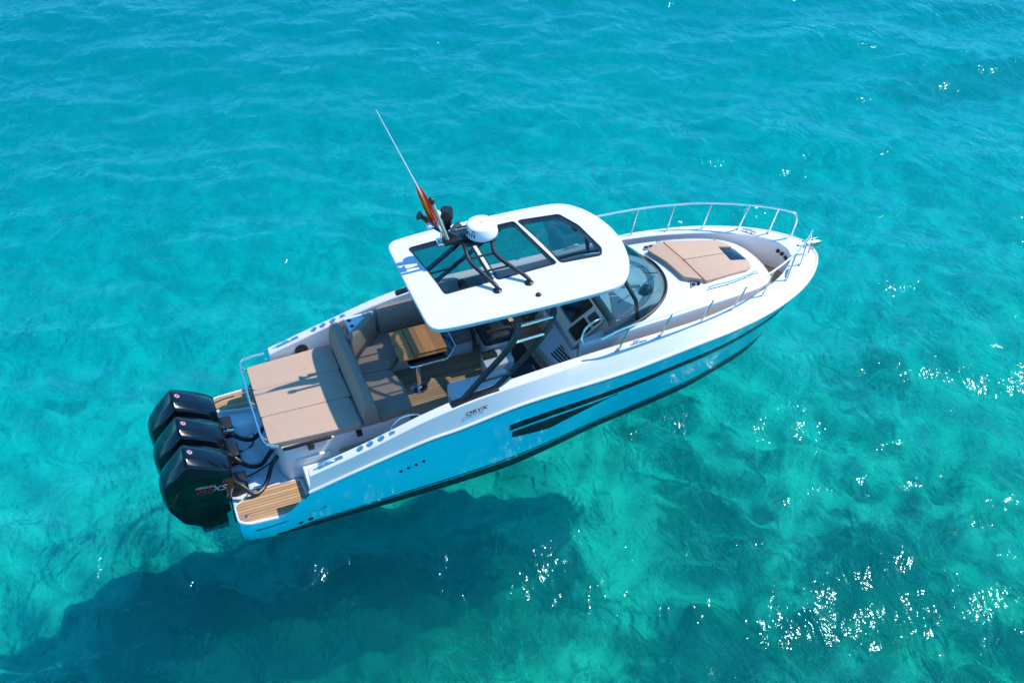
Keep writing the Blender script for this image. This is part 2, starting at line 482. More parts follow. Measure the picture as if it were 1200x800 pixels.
DEPTH = 4.0
MEADOWS_AND_SHADE = ((0.6, -1.3, 6.5, 2.6, 0.34), (8.9, -1.4, 1.6, 1.2, 0.22), (11.2, -3.4, 2.2, 1.5, 0.22), (7.2, -4.2, 2.4, 1.3, 0.16),  # first patch: seagrass tint that also deepens the boat's shadow on the seabed
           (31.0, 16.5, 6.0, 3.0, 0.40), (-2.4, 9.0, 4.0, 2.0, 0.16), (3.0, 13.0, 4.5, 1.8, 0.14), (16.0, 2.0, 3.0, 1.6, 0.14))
def seabed_mat():
    mt, n, l = NT('pale_sand_with_seagrass_and_shade')
    p = n["Principled BSDF"]; p.inputs["Roughness"].default_value = 0.95; p.inputs["Specular IOR Level"].default_value = 0.1
    tc = n.new("ShaderNodeTexCoord")
    def noise(scale, det, rough, dist, off=(0, 0, 0)):
        mp = n.new("ShaderNodeMapping"); mp.inputs["Location"].default_value = off
        l.new(tc.outputs["Object"], mp.inputs[0])
        q = n.new("ShaderNodeTexNoise"); q.inputs["Scale"].default_value = scale; q.inputs["Detail"].default_value = det
        q.inputs["Roughness"].default_value = rough; q.inputs["Distortion"].default_value = dist
        l.new(mp.outputs[0], q.inputs["Vector"]); return q
    def ramp(src, a, b):
        r = n.new("ShaderNodeMapRange"); r.interpolation_type = 'SMOOTHSTEP'
        r.inputs[1].default_value = a; r.inputs[2].default_value = b
        l.new(src, r.inputs[0]); return r.outputs[0]
    big = noise(0.16, 4, 0.55, 0.5)
    mid = noise(0.75, 6, 0.62, 1.2)
    fine = noise(3.0, 5, 0.6, 0.8)
    # more growth on the near starboard side (towards -y) than out to port
    sep = n.new("ShaderNodeSeparateXYZ"); l.new(tc.outputs["Object"], sep.inputs[0])
    gr = n.new("ShaderNodeMapRange"); gr.inputs[1].default_value = 6; gr.inputs[2].default_value = -6
    gr.inputs[3].default_value = -0.10; gr.inputs[4].default_value = 0.085
    l.new(sep.outputs[1], gr.inputs[0])
    a1 = n.new("ShaderNodeMath"); a1.operation = 'MULTIPLY_ADD'; a1.inputs[1].default_value = 0.55
    l.new(mid.outputs["Fac"], a1.inputs[0])
    a2 = n.new("ShaderNodeMath"); a2.operation = 'MULTIPLY_ADD'; a2.inputs[1].default_value = 0.45
    l.new(big.outputs["Fac"], a2.inputs[0]); l.new(gr.outputs[0], a2.inputs[2])
    l.new(a2.outputs[0], a1.inputs[2])
    # seagrass meadows and the shadow-deepening patch: (x, y, radius along x, radius along y, strength)
    prev = a1.outputs[0]
    for (bx, by, rx, ry, st) in MEADOWS_AND_SHADE:
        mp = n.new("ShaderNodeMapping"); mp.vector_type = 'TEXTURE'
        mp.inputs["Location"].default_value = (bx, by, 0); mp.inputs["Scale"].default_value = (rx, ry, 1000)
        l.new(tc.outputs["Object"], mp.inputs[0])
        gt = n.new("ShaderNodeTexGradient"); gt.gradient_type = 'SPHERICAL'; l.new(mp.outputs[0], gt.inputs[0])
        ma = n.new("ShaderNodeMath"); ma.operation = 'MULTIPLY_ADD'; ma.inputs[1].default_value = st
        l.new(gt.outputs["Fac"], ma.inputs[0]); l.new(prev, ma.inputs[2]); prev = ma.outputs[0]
    weed_and_shade = ramp(prev, 0.50, 0.61)
    c1 = n.new("ShaderNodeMix"); c1.data_type = 'RGBA'
    c1.inputs[6].default_value = (0.78, 0.77, 0.66, 1); c1.inputs[7].default_value = (0.95, 0.95, 0.80, 1)
    l.new(ramp(fine.outputs["Fac"], 0.3, 0.7), c1.inputs[0])
    gy = n.new("ShaderNodeMapRange"); gy.inputs[1].default_value = 5; gy.inputs[2].default_value = -7
    l.new(sep.outputs[1], gy.inputs[0])
    cy_ = n.new("ShaderNodeMix"); cy_.data_type = 'RGBA'; cy_.blend_type = 'MULTIPLY'; cy_.inputs[7].default_value = (0.97, 1.0, 0.66, 1)
    l.new(gy.outputs[0], cy_.inputs[0]); l.new(c1.outputs[2], cy_.inputs[6])
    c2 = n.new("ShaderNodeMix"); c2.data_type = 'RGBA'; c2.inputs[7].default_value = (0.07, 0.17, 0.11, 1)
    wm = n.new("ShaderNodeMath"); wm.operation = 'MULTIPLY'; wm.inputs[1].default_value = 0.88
    l.new(weed_and_shade, wm.inputs[0]); l.new(wm.outputs[0], c2.inputs[0]); l.new(cy_.outputs[2], c2.inputs[6])
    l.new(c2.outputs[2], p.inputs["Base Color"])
    bp = n.new("ShaderNodeBump"); bp.inputs["Strength"].default_value = 0.6; bp.inputs["Distance"].default_value = 0.22
    l.new(mid.outputs["Fac"], bp.inputs["Height"]); l.new(bp.outputs[0], p.inputs["Normal"])
    return mt

xs = nonuni(-9, 29, 0.085, 1.12, -1500, 1500)
ys = nonuni(-10, 25, 0.085, 1.12, -1500, 1500)
X, Y = np.meshgrid(xs, ys, indexing='ij')
fade = np.clip(1 - (np.hypot(X - 9, Y - 6) - 30) / 40, 0, 1)
Zw = np.where(fade > 0, waves(X, Y), 0) * fade
sheet('water', xs, ys, Zw, water_mat(), 'rippled clear turquoise sea around the boat', 'water')
xb = nonuni(-16, 34, 0.14, 1.2, -1500, 1500)
yb = nonuni(-12, 34, 0.14, 1.2, -1500, 1500)
X, Y = np.meshgrid(xb, yb, indexing='ij')
Zb = -DEPTH + 0.18 * np.sin(0.5 * X + 0.3 * Y) * np.sin(0.41 * Y - 0.2 * X + 1)
wx = X + 0.5 * np.sin(0.8 * Y + 0.5 * X) + 0.25 * np.sin(2.1 * Y); wy = Y + 0.5 * np.sin(0.7 * X - 0.4 * Y) + 0.25 * np.sin(1.9 * X + 1)
Zb += 0.21 * np.sin(1.2 * wx + 2.9 * wy) * (0.6 + 0.4 * np.sin(1.7 * wx - 0.6 * wy)) + 0.13 * np.sin(3.9 * wx + 2.2 * wy + 1.2 * np.sin(1.3 * wy)) \
    + 0.08 * np.sin(5.1 * wy - 3.3 * wx + 1.5 * np.sin(2.2 * wx)) + 0.035 * np.sin(8.3 * wx + 6.1 * wy + 2 * np.sin(3.1 * wy))
Zb -= 0.20 * np.clip(Y - 3, 0, 40)
sheet('seabed', xb, yb, Zb, seabed_mat(), 'pale sandy sea floor with darker seagrass patches and painted-in boat shade under the water', 'seabed')

# ------------------------------------------------------------------ THE BOAT
boat = bpy.data.objects.new('motorboat', None)
COL.objects.link(boat)
boat['label'] = 'blue and white open motorboat with white hardtop and three black outboards, afloat on turquoise sea'
boat['category'] = 'motorboat'

# hull tables: sheer (rub rail) G, chine C, keel K, one row per station
HT = [  # xG yG zG      xC yC zC       xK zK
    (0.03, 1.34, 0.42, 0.06, 1.33, 0.08, 0.30, -0.05),
    (0.08, 1.47, 0.42, 0.10, 1.43, 0.06, 0.35, -0.20),
    (0.20, 1.53, 0.42, 0.20, 1.47, 0.04, 0.45, -0.35),
    (0.48, 1.55, 0.42, 0.48, 1.48, 0.00, 0.55, -0.42),
    (0.76, 1.56, 0.43, 0.76, 1.48, -0.02, 0.80, -0.45),
    (0.95, 1.585, 0.64, 0.95, 1.48, -0.02, 1.00, -0.48),
    (1.18, 1.605, 0.88, 1.17, 1.48, -0.02, 1.20, -0.50),
    (2.11, 1.615, 1.11, 2.10, 1.48, -0.02, 2.10, -0.50),
    (3.07, 1.625, 1.32, 3.05, 1.48, -0.01, 3.05, -0.50),
    (3.63, 1.63, 1.385, 3.65, 1.475, 0.00, 3.65, -0.50),
    (4.48, 1.635, 1.53, 4.45, 1.45, 0.02, 4.45, -0.50),
    (5.13, 1.64, 1.59, 5.10, 1.39, 0.07, 5.10, -0.50),
    (6.37, 1.635, 1.64, 6.10, 1.27, 0.18, 6.10, -0.48),
    (7.75, 1.585, 1.78, 7.20, 1.175, 0.27, 7.20, -0.42),
    (8.55, 1.48, 1.80, 7.95, 1.07, 0.31, 7.95, -0.36),
    (9.20, 1.33, 1.81, 8.60, 0.92, 0.36, 8.60, -0.28),
    (9.80, 1.10, 1.81, 9.20, 0.77, 0.42, 9.15, -0.16),
    (10.25, 0.85, 1.81, 9.65, 0.59, 0.52, 9.58, 0.00),
    (10.60, 0.56, 1.81, 9.98, 0.39, 0.68, 9.92, 0.22),
    (10.83, 0.27, 1.81, 10.20, 0.17, 0.85, 10.16, 0.50),
    (10.91, 0.00, 1.81, 10.30, 0.00, 0.95, 10.28, 0.82),
]
SUB = 6
def dense(cols, first_linear=6):
    pts = [Vector(c) for c in cols]
    lin = []
    for i in range(first_linear):
        for j in range(SUB):
            lin.append(pts[i].lerp(pts[i + 1], j / SUB))
    return lin + cat(pts[first_linear:], SUB)
Gc = dense([(a[0], a[1], a[2]) for a in HT])
Cc = dense([(a[3], a[4], a[5]) for a in HT])
Kc = dense([(a[6], 0.0, a[7]) for a in HT])
NU = len(Gc)

def hull_pt(u, s, off=0.0, side=-1):
    """u: station index (float), s: 0 chine .. 1 sheer."""
    i = max(0, min(NU - 2, int(u))); f = u - i
    g = Gc[i].lerp(Gc[i + 1], f); c = Cc[i].lerp(Cc[i + 1], f)
    fl = 0.45 * max(0, min(1, (u / SUB - 12) / 6))
    bul = 0.03 * max(0, 1 - max(0, (u / SUB - 12) / 5))
    p = c.lerp(g, s)
    p.y = c.y + (g.y - c.y) * s ** (1 + fl) + bul * math.sin(math.pi * s)
    if off:
        e = 1e-2
        uu = min(u, NU - 1.05)
        pu = hull_pt(uu + e, s, 0, 1) - hull_pt(uu, s, 0, 1)
        ps = hull_pt(uu, min(1, s + e), 0, 1) - hull_pt(uu, min(1, s + e) - e, 0, 1)
        nrm = ps.cross(pu); nrm.normalize()
        if nrm.y < 0: nrm = -nrm
        p = p + nrm * off
    if side < 0: p = Vector((p.x, -p.y, p.z))
    return p

def u_of_x(x, s=0.7):
    lo, hi = 6.0 * 3, NU - 1.0
    for _ in range(40):
        mid = (lo + hi) / 2
        if hull_pt(mid, s).x < x: lo = mid
        else: hi = mid
    return lo

# topsides (blue)
bm = NB()
for side in (-1, 1):
    grid(bm, [[hull_pt(u, s / 8, 0, side) for s in range(9)] for u in range(NU)])
# stern faces closing the platform end
st = [hull_pt(0, s / 8, 0, -1) for s in range(9)]; st2 = [hull_pt(0, s / 8, 0, 1) for s in range(9)]
grid(bm, [[a.lerp(b, q / 6) for a, b in zip(st, st2)] for q in range(7)])
bmesh.ops.remove_doubles(bm, verts=bm.verts[:], dist=0.0008)
obj('hull', bm, M['blue'], boat, 40)

# bottom (black)
bm = NB()
for side in (-1, 1):
    rows = []
    for u in range(NU):
        c = Cc[u].copy(); c.y *= side; k = Kc[u]
        rows.append([c.lerp(k, q / 4) + Vector((0, 0, -0.06 * math.sin(math.pi * min(1, q / 4)))) for q in range(5)])
    grid(bm, rows)
c0, k0 = Cc[0], Kc[0]
bm.faces.new([bm.verts.new((c0.x, -c0.y, c0.z)), bm.verts.new(k0), bm.verts.new((c0.x, c0.y, c0.z))])
bmesh.ops.remove_doubles(bm, verts=bm.verts[:], dist=0.0008)
obj('hull_bottom', bm, M['black_hull'], boat, 40)

def hull_strip(u0, u1, slo, shi, off=0.006, n=60, side=-1, rows=3, bm=None):
    own = bm is None
    bm = bm or NB()
    R_ = []
    for i in range(n + 1):
        t = i / n
        u = u0 + (u1 - u0) * t
        a, b = (slo(t) if callable(slo) else slo), (shi(t) if callable(shi) else shi)
        col = [hull_pt(u, a, 0.0005, side)] + [hull_pt(u, a + (b - a) * q / rows, off, side) for q in range(rows + 1)] + [hull_pt(u, b, 0.0005, side)]
        R_.append(col)
    vs = grid(bm, R_)
    for e in (0, -1):
        r = vs[e]
        try: bm.faces.new(r)
        except ValueError: pass
    return bm

for side in (-1, 1):
    obj('antifouling_band', hull_strip(3.4 * SUB, NU - 3, 0.0, 0.125, 0.004, 90, side), M['black_hull'], boat)
    obj('boot_stripe', hull_strip(3.4 * SUB, NU - 3, 0.143, 0.165, 0.004, 90, side), M['black_gloss'], boat)
    ua, ub = u_of_x(4.45), u_of_x(10.25)
    bm = hull_strip(ua, ub, lambda t: 0.655 - 0.02 * t, lambda t: 0.745 - 0.03 * t - 0.05 * max(0, t - 0.8) * 5, 0.007, 80, side)
    obj('hull_stripe_window', bm, M['window'], boat, label='long narrow dark glass band along the blue topside')
    ua, ub = u_of_x(4.50), u_of_x(6.40)
    bm = hull_strip(ua, ub, lambda t: 0.525 - 0.085 * min(1, t / 0.5) + 0.18 * max(0, (t - 0.5) / 0.5) ** 1.1,
                    lambda t: 0.622 - 0.02 * t, 0.007, 40, side)
    obj('cabin_window', bm, M['window'], boat, label='tapered dark window below the long stripe')
    # pieces of hardware on the topside
    for k in range(4):
        bm = NB()
        u = u_of_x(2.63 + 0.125 * k, 0.6)
        p = hull_pt(u, 0.635 + 0.01 * k, 0.004, side)
        lathe(bm, [(0.026, -0.01), (0.026, 0.006), (0.018, 0.010)], p, 12, (0, side, 0.05))
        obj('drain_outlet', bm, M['black'], boat)
    for x_, z_ in ((0.98, 0.20), (1.14, 0.22)):
        bm = NB()
        y_ = 1.528 + 0.02 * (x_ - 0.95)
        lathe(bm, [(0.045, -0.03), (0.045, 0.008), (0.03, 0.014)], (x_, side * y_, z_), 14, (0, side, 0))
        obj('exhaust_outlet', bm, M['black'], boat)
    bm = NB()
    tube(bm, [(0.30, side * 1.545, 0.30), (0.7, side * 1.556, 0.325), (1.25, side * 1.555, 0.40)], 0.013, 6)
    tube(bm, cat([(1.22, side * 1.56, 0.43), (1.36, side * 1.564, 0.45), (1.40, side * 1.564, 0.425), (1.36, side * 1.56, 0.405), (1.22, side * 1.555, 0.385)], 4), 0.011, 6)
    obj('rubbing_strake', bm, M['black_gloss'], boat)

# rub rail: white lip with a dark joint line below
for side in (-1, 1):
    bm = NB()
    path = [Vector((p.x, side * (p.y + 0.012), p.z + 0.01)) for p in Gc[6 * SUB:]]
    path[-1].y = 0; 
    tube(bm, path, 0.028, 8)
    obj('rub_rail', bm, M['gel'], boat)
    bm = NB()
    path = [hull_pt(u, 0.972, 0.006, side) for u in range(6 * SUB - 2, NU)]
    tube(bm, path, 0.013, 6)
    obj('rub_rail_joint', bm, M['black_gloss'], boat)

# bulwark: outer face, flat cap, inner wall
TT = [  # outer top edge x y z, inner edge inset, floor z
    (1.24, 1.575, 1.19, 0.17, 0.45),
    (2.05, 1.590, 1.40, 0.17, 0.79),
    (2.55, 1.585, 1.54, 0.17, 0.79),
    (3.05, 1.580, 1.68, 0.17, 0.79),
    (3.60, 1.575, 1.79, 0.18, 0.79),
    (4.20, 1.560, 1.86, 0.20, 0.79),
    (5.10, 1.520, 1.90, 0.20, 0.79),
    (5.75, 1.480, 1.92, 0.19, 0.79),
    (6.50, 1.440, 1.95, 0.17, 1.28),
    (7.50, 1.395, 1.985, 0.14, 1.30),
    (8.00, 1.345, 1.985, 0.13, 1.31),
    (8.55, 1.250, 1.98, 0.13, 1.33),
    (9.30, 1.080, 1.965, 0.14, 1.36),
    (9.85, 0.865, 1.955, 0.17, 1.38),
    (10.25, 0.60, 1.95, 0.20, 1.40),
    (10.52, 0.32, 1.945, 0.20, 1.40),
    (10.62, 0.00, 1.945, 0.0, 1.40),
]
Tc = cat([t[:3] for t in TT], 6)
inset = [v.x for v in cat([(t[3], 0, 0) for t in TT], 6)]
flo = [v.x for v in cat([(t[4], 0, 0) for t in TT], 6)]
# inner edge: explicit near the bow
Ic = []
IN = [(1.24, 1.40), (2.05, 1.42), (2.55, 1.42), (3.05, 1.41), (3.6, 1.395), (4.2, 1.37), (5.1, 1.325), (5.75, 1.295), (6.5, 1.28),
      (7.5, 1.265), (8.0, 1.22), (8.55, 1.12), (9.25, 0.93), (9.75, 0.70), (10.1, 0.45), (10.3, 0.22), (10.37, 0.0)]
Ixy = cat([(a, b, 0) for a, b in IN], 6)
nT = len(Tc)
def G_at(x, y_hint=None, frac=None):
    pass
Gs = Gc[6 * SUB:]
# resample G to nT by matching fraction so the faces stay regular
bm = NB()
gx = [p.x for p in Gs]
for side in (-1, 1):
    rows = []
    for i, t in enumerate(Tc):
        # matching G point: same fraction along the curve, by x then at the bow by ratio
        if t.x < 9.3:
            xx = max(gx[0], t.x - 0.05)
            k = max(0, min(len(Gs) - 2, int(np.searchsorted(gx, xx)) - 1))
            f = (xx - Gs[k].x) / (Gs[k + 1].x - Gs[k].x)
            g = Gs[k].lerp(Gs[k + 1], max(0, min(1, f)))
            last = i
            gl = k + f
        else:
            f_ = (i - last) / (nT - 1 - last)
            q = gl + (len(Gs) - 1 - gl) * f_
            k = min(len(Gs) - 2, int(q)); g = Gs[k].lerp(Gs[k + 1], q - k)
        inn = Ixy[i]
        fz = flo[i]
        s_ = side
        P = [Vector((g.x, g.y + 0.01, g.z + 0.012)),
             g.lerp(t, 0.5) + Vector((0, 0.006, 0.006)),
             Vector((t.x, t.y + 0.004, t.z - 0.008)), Vector((t.x, t.y - 0.006, t.z + 0.001)),
             Vector((inn.x, inn.y + 0.02, t.z + 0.004)), Vector((inn.x, inn.y, t.z - 0.012)),
             Vector((inn.x, inn.y - 0.02, (t.z + fz) / 2)), Vector((inn.x, inn.y - 0.02, fz - 0.02))]
        if i == nT - 1:
            for p in P: p.y = 0
        rows.append([Vector((p.x, s_ * p.y, p.z)) for p in P])
    vs = grid(bm, rows)
    # aft end
    bm.faces.new([v for v in vs[0]]).material_index = 1
bmesh.ops.remove_doubles(bm, verts=bm.verts[:], dist=0.0008)
obj('bulwark', bm, [M['gel'], M['blue']], boat, 20)

# ---- floors
def inner_y(x):
    xs_ = [p.x for p in Ixy]; yy = [p.y for p in Ixy]
    return float(np.interp(x, xs_, yy))
bm = NB()
xx = list(np.linspace(1.85, 6.0, 20))
L = [(x, -(inner_y(max(x, 1.25)) - 0.01)) for x in xx]; Rr = [(x, inner_y(max(x, 1.25)) - 0.01) for x in reversed(xx)]
prism(bm, L + Rr, 0.60, 0.80)
obj('cockpit_floor', bm, M['deckteak'], boat)
bm = NB(); prism(bm, [(1.22, -1.425), (1.22, -0.70), (1.845, -0.70), (1.845, -1.425)], 0.35, 0.66, 0.02)
obj('boarding_step', bm, M['gel'], boat)
bm = NB(); prism(bm, [(0.90, 0.9), (0.90, 1.40), (1.845, 1.42), (1.845, 0.9)], 0.35, 0.80, 0.02)
obj('quarter_deck', bm, M['gel'], boat)
bm = NB()
xx = list(np.linspace(6.0, 10.3, 26))
L = [(x, -(inner_y(x) - 0.005)) for x in xx] + [(10.355, 0)]
Rr = [(x, inner_y(x) - 0.005) for x in reversed(xx)]
prism(bm, L + Rr, 1.15, lambda x, y: 1.30 + 0.1 * max(0, (x - 7) / 3.4))
obj('side_deck_floor', bm, M['teak'], boat)

# ---- stern: platforms, splash well, transom block
bm = NB()
well = [(0.06, -1.32), (1.25, -1.35), (1.25, 1.35), (0.06, 1.32)]
prism(bm, well, 0.15, 0.395, 0.03)
for yy in (0.66, 0.0, -0.66):
    lathe(bm, [(0.20, 0), (0.19, 0.03), (0.13, 0.055), (0.0, 0.065)], (0.52, yy - 0.05, 0.39), 20)
obj('splash_well', bm, M['gel'], boat)
PS = [(0.05, -1.06), (0.42, -0.86), (0.78, -0.82), (1.18, -0.86), (1.22, -1.44), (0.78, -1.55), (0.2, -1.515), (0.06, -1.42)]
PP = [(0.05, 1.16), (0.40, 1.06), (0.88, 0.98), (0.92, 1.50), (0.78, 1.55), (0.2, 1.515), (0.06, 1.42)]
def inset_poly(poly, d):
    c = Vector((sum(p[0] for p in poly) / len(poly), sum(p[1] for p in poly) / len(poly)))
    out = []
    k = len(poly)
    for i in range(k):
        p = Vector(poly[i]); a = Vector(poly[i - 1]); b = Vector(poly[(i + 1) % k])
        e1 = (p - a).normalized(); e2 = (b - p).normalized()
        n1 = Vector((-e1.y, e1.x)); n2 = Vector((-e2.y, e2.x))
        if n1.dot(c - p) < 0: n1 = -n1
        if n2.dot(c - p) < 0: n2 = -n2
        nn = (n1 + n2); nn /= max(0.3, nn.length_squared / 2)
        q = p + nn * d
        out.append((q.x, q.y))
    return out
for poly in (PS, PP):
    rp = round_poly(poly, 0.07)
    bm = NB(); prism(bm, rp, 0.25, 0.455, 0.02)
    pl = obj('swim_platform', bm, M['gel'], boat)
    bm = NB(); prism(bm, inset_poly(rp, 0.045), 0.42, 0.461)
    obj('teak_pad', bm, M['teak'], pl)
bm = NB(); lathe(bm, [(0.03, 0), (0.03, 0.012), (0.012, 0.02)], (0.22, -1.36, 0.46), 14)
obj('deck_fitting', bm, M['chrome'], boat)
bm = NB(); tube(bm, cat([(0.30, -0.93, 0.47), (0.40, -0.875, 0.49), (0.52, -0.865, 0.47)], 4), 0.018, 6); 
obj('mooring_cleat', bm, M['chrome'], boat)

# transom block carrying the sunbed
SB = [(0.90, -0.62), (1.02, -0.83), (3.08, -0.74), (3.10, 1.40), (0.86, 1.30), (0.82, 0.9)]
bm = NB(); prism(bm, round_poly(SB, 0.10), 0.40, 1.09, 0.025)
sb = obj('sunbed_base', bm, M['gel'], boat)
bm = NB(); box(bm, 1.15, 1.70, -0.842, -0.78, 0.72, 0.84, 0.012)
obj('vent_grille', bm, M['gelmat'], boat)
bm = NB(); box(bm, 1.0, 3.0, -0.838, -0.78, 0.862, 0.872)
# cushions: three lengthwise pads
yb_ = [(1.20, 1.19), (0.60, 0.56), (-0.06, -0.10), (-0.72, -0.78)]
bm.free()
def cushion(bm, poly, z0, z1, r=0.045):
    prism(bm, poly, z0, z1, min(r, (z1 - z0) * 0.48), 4)
bounds = [(1.19, 1.28), (0.585, 0.585), (-0.075, -0.105), (-0.72, -0.80)]
for k in range(3):
    (a0, a1), (b0, b1) = bounds[k], bounds[k + 1]
    g = 0.004
    poly = [(0.80, b0 + g), (2.26, b1 + g), (2.23, a1 - g), (0.80, a0 - g)]
    bm = NB(); cushion(bm, round_poly(poly, 0.06 if k != 1 else 0.015), 1.085, 1.205, 0.035)
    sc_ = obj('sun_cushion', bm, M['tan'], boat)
    bm = NB(); tube(bm, [(x, y, 1.197) for x, y in inset_poly(round_poly(poly, 0.06 if k != 1 else 0.015), 0.008)], 0.0065, 6, closed=True)
    obj('piping', bm, M['taupe'], sc_)
# chrome guard rail round the aft end of the sunbed
bm = NB()
gr = cat([(1.15, 1.36, 1.28), (0.90, 1.33, 1.29), (0.72, 1.20, 1.29), (0.70, 0.6, 1.29), (0.70, -0.1, 1.28), (0.72, -0.66, 1.27), (0.80, -0.80, 1.27), (0.92, -0.86, 1.26)], 8)
tube(bm, gr, 0.019, 8)
for p in ((0.72, 1.15), (0.70, 0.25), (0.72, -0.60)):
    tube(bm, [(p[0], p[1], 1.29), (p[0] + 0.17, p[1], 1.05)], 0.014, 6)
obj('sunbed_rail', bm, M['chrome'], boat)
bm = NB()
box(bm, 0.98, 1.75, -0.862, -0.815, 1.12, 1.17, 0.012)
box(bm, 1.36, 1.46, -0.90, -0.83, 1.03, 1.14, 0.01)
obj('cushion_clamp', bm, M['black'], boat)
bm = NB(); box(bm, 2.15, 2.24, -0.87, -0.70, 1.01, 1.08, 0.01); obj('locker_latch', bm, M['black'], boat)

# backrest bolster between sunbed and sofa
bm = NB()
prof = [(-0.13, 1.15), (-0.14, 1.30), (-0.10, 1.56), (-0.05, 1.64), (0.03, 1.65), (0.08, 1.60), (0.13, 1.35), (0.15, 1.15)]
rows = []
for k, y in enumerate(np.linspace(-0.80, 1.36, 26)):
    d = min(k, 25 - k)
    s = 1 - 0.12 * max(0, (2 - d) / 2)
    xc = 2.41 - 0.02 * (y / 1.3)
    rows.append([(xc + a * s, y, 1.15 + (z - 1.15) * s) for a, z in prof])
vs = grid(bm, rows, close_v=True)
bm.faces.new(vs[0]); bm.faces.new(list(reversed(vs[-1])))
es = [e for f in (bm.faces[-1], bm.faces[-2]) for e in f.edges] if False else []
obj('backrest_bolster', bm, M['taupe'], boat, 50)

# L-shaped sofa: base, seat pads, port backrest
bm = NB()
box(bm, 3.09, 4.62, 0.62, 1.38, 0.79, 1.08, 0.04, 3)
obj('sofa_base', bm, M['gel'], boat)
for nm, poly in (('a', [(2.55, -0.77), (3.12, -0.71), (3.14, -0.10), (3.02, 0.30), (2.55, 0.32)]),
                 ('b', [(2.55, 0.335), (3.03, 0.315), (3.30, 0.60), (3.36, 1.34), (2.98, 1.34), (2.55, 0.95)]),
                 ('c', [(3.32, 0.60), (4.60, 0.60), (4.63, 1.32), (3.38, 1.34)])):
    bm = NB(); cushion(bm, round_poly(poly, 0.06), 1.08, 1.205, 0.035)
    sc_ = obj('seat_cushion', bm, M['taupe'], boat)
    bm = NB(); tube(bm, [(x, y, 1.197) for x, y in inset_poly(round_poly(poly, 0.06), 0.008)], 0.0065, 6, closed=True)
    obj('piping', bm, M['taupe'], sc_)
# port back cushions lean outward; a diagonal one joins them to the corner table
def back_cushion(p0, p1, nrm, z0, z1, lean, th):
    p0, p1, nrm = Vector((*p0, 0)), Vector((*p1, 0)), Vector((*nrm, 0)).normalized()
    lo = [p0 + Vector((0, 0, z0)), p1 + Vector((0, 0, z0)), p1 + nrm * th + Vector((0, 0, z0)), p0 + nrm * th + Vector((0, 0, z0))]
    hi = [p + nrm * lean + Vector((0, 0, z1 - z0)) for p in lo]
    b = NB(); hexa(b, lo, hi, 0.04, 4)
    return b
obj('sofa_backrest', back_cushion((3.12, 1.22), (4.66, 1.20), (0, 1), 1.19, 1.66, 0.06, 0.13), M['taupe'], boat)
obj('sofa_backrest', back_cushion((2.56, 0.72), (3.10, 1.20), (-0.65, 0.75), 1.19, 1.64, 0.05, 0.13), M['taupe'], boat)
# corner table in the port quarter
bm = NB(); prism(bm, round_poly([(2.56, 0.84), (2.56, 1.36), (3.08, 1.37), (3.02, 1.28)], 0.03), 1.10, 1.62, 0.012)
ct = obj('corner_table', bm, M['gel'], boat)
for x, y in ((2.63, 1.26), (2.64, 1.10), (2.90, 1.32)):
    bm = NB(); lathe(bm, [(0.036, 0), (0.036, 0.006), (0.02, 0.008)], (x, y, 1.62), 14)
    obj('cup_holder', bm, M['black'], ct)

# folded wooden table on a steel pedestal
TB = Vector((3.58, 0.42, 1.50))
tb = bpy.data.objects.new('table', None); COL.objects.link(tb); tb.parent = boat
def leaf(x0, x1, y0, y1, z, tilt, name='table_leaf'):
    b = NB(); box(b, x0, x1, y0, y1, z, z + 0.035, 0.008)
    for v in b.verts:
        v.co.z += tilt * (v.co.y - (y0 + y1) / 2)
    return obj(name, b, M['wood'], tb)
leaf(3.17, 3.98, 0.08, 0.455, 1.47, 0.03)
leaf(3.19, 3.97, 0.46, 0.84, 1.475, -0.03)
leaf(3.42, 3.99, 0.10, 0.80, 1.515, 0.0)
bm = NB(); prism(bm, round_poly([(3.30, -0.02), (3.95, -0.02), (4.16, 0.20), (4.16, 0.62), (3.95, 0.84), (3.3, 0.7)], 0.06), 1.36, 1.40, 0.01)
obj('under_tray', bm, M['black_gloss'], tb)
bm = NB()
tp = [(x, y, 1.405) for x, y in round_poly([(3.30, -0.03), (3.95, -0.03), (4.17, 0.20), (4.17, 0.62), (3.95, 0.85), (3.3, 0.71)], 0.06)]
tube(bm, tp, 0.014, 6, closed=True)
obj('tray_rim', bm, M['chrome'], tb)
bm = NB()
lathe(bm, [(0.15, 0), (0.15, 0.012), (0.06, 0.03), (0.042, 0.05), (0.042, 0.57)], (3.46, 0.10, 0.80), 24)
obj('pedestal', bm, M['chrome'], tb)

# wet bar, stool and helm seats
def unit(name, poly, z0, z1, mat=M['gel'], bv=0.03):
    b = NB(); prism(b, round_poly(poly, 0.06), z0, z1, bv, 3)
    return obj(name, b, mat, boat)
wb = unit('wet_bar', [(3.74, -1.28), (4.82, -1.26), (4.82, -0.44), (3.78, -0.46)], 0.79, 1.26)
bm = NB(); prism(bm, round_poly([(3.82, -0.55), (4.74, -0.53), (4.74, -1.0), (3.80, -1.02)], 0.05), 1.255, 1.275, 0.008)
obj('worktop', bm, M['gelmat'], wb)
lb = unit('cool_box', [(4.84, -0.92), (5.34, -0.90), (5.32, -0.38), (4.84, -0.40)], 0.79, 1.13)
bm = NB(); cushion(bm, round_poly([(4.88, -0.82), (5.29, -0.80), (5.28, -0.42), (4.88, -0.44)], 0.05), 1.13, 1.19, 0.02)
obj('cushion', bm, M['blackseat'], lb)
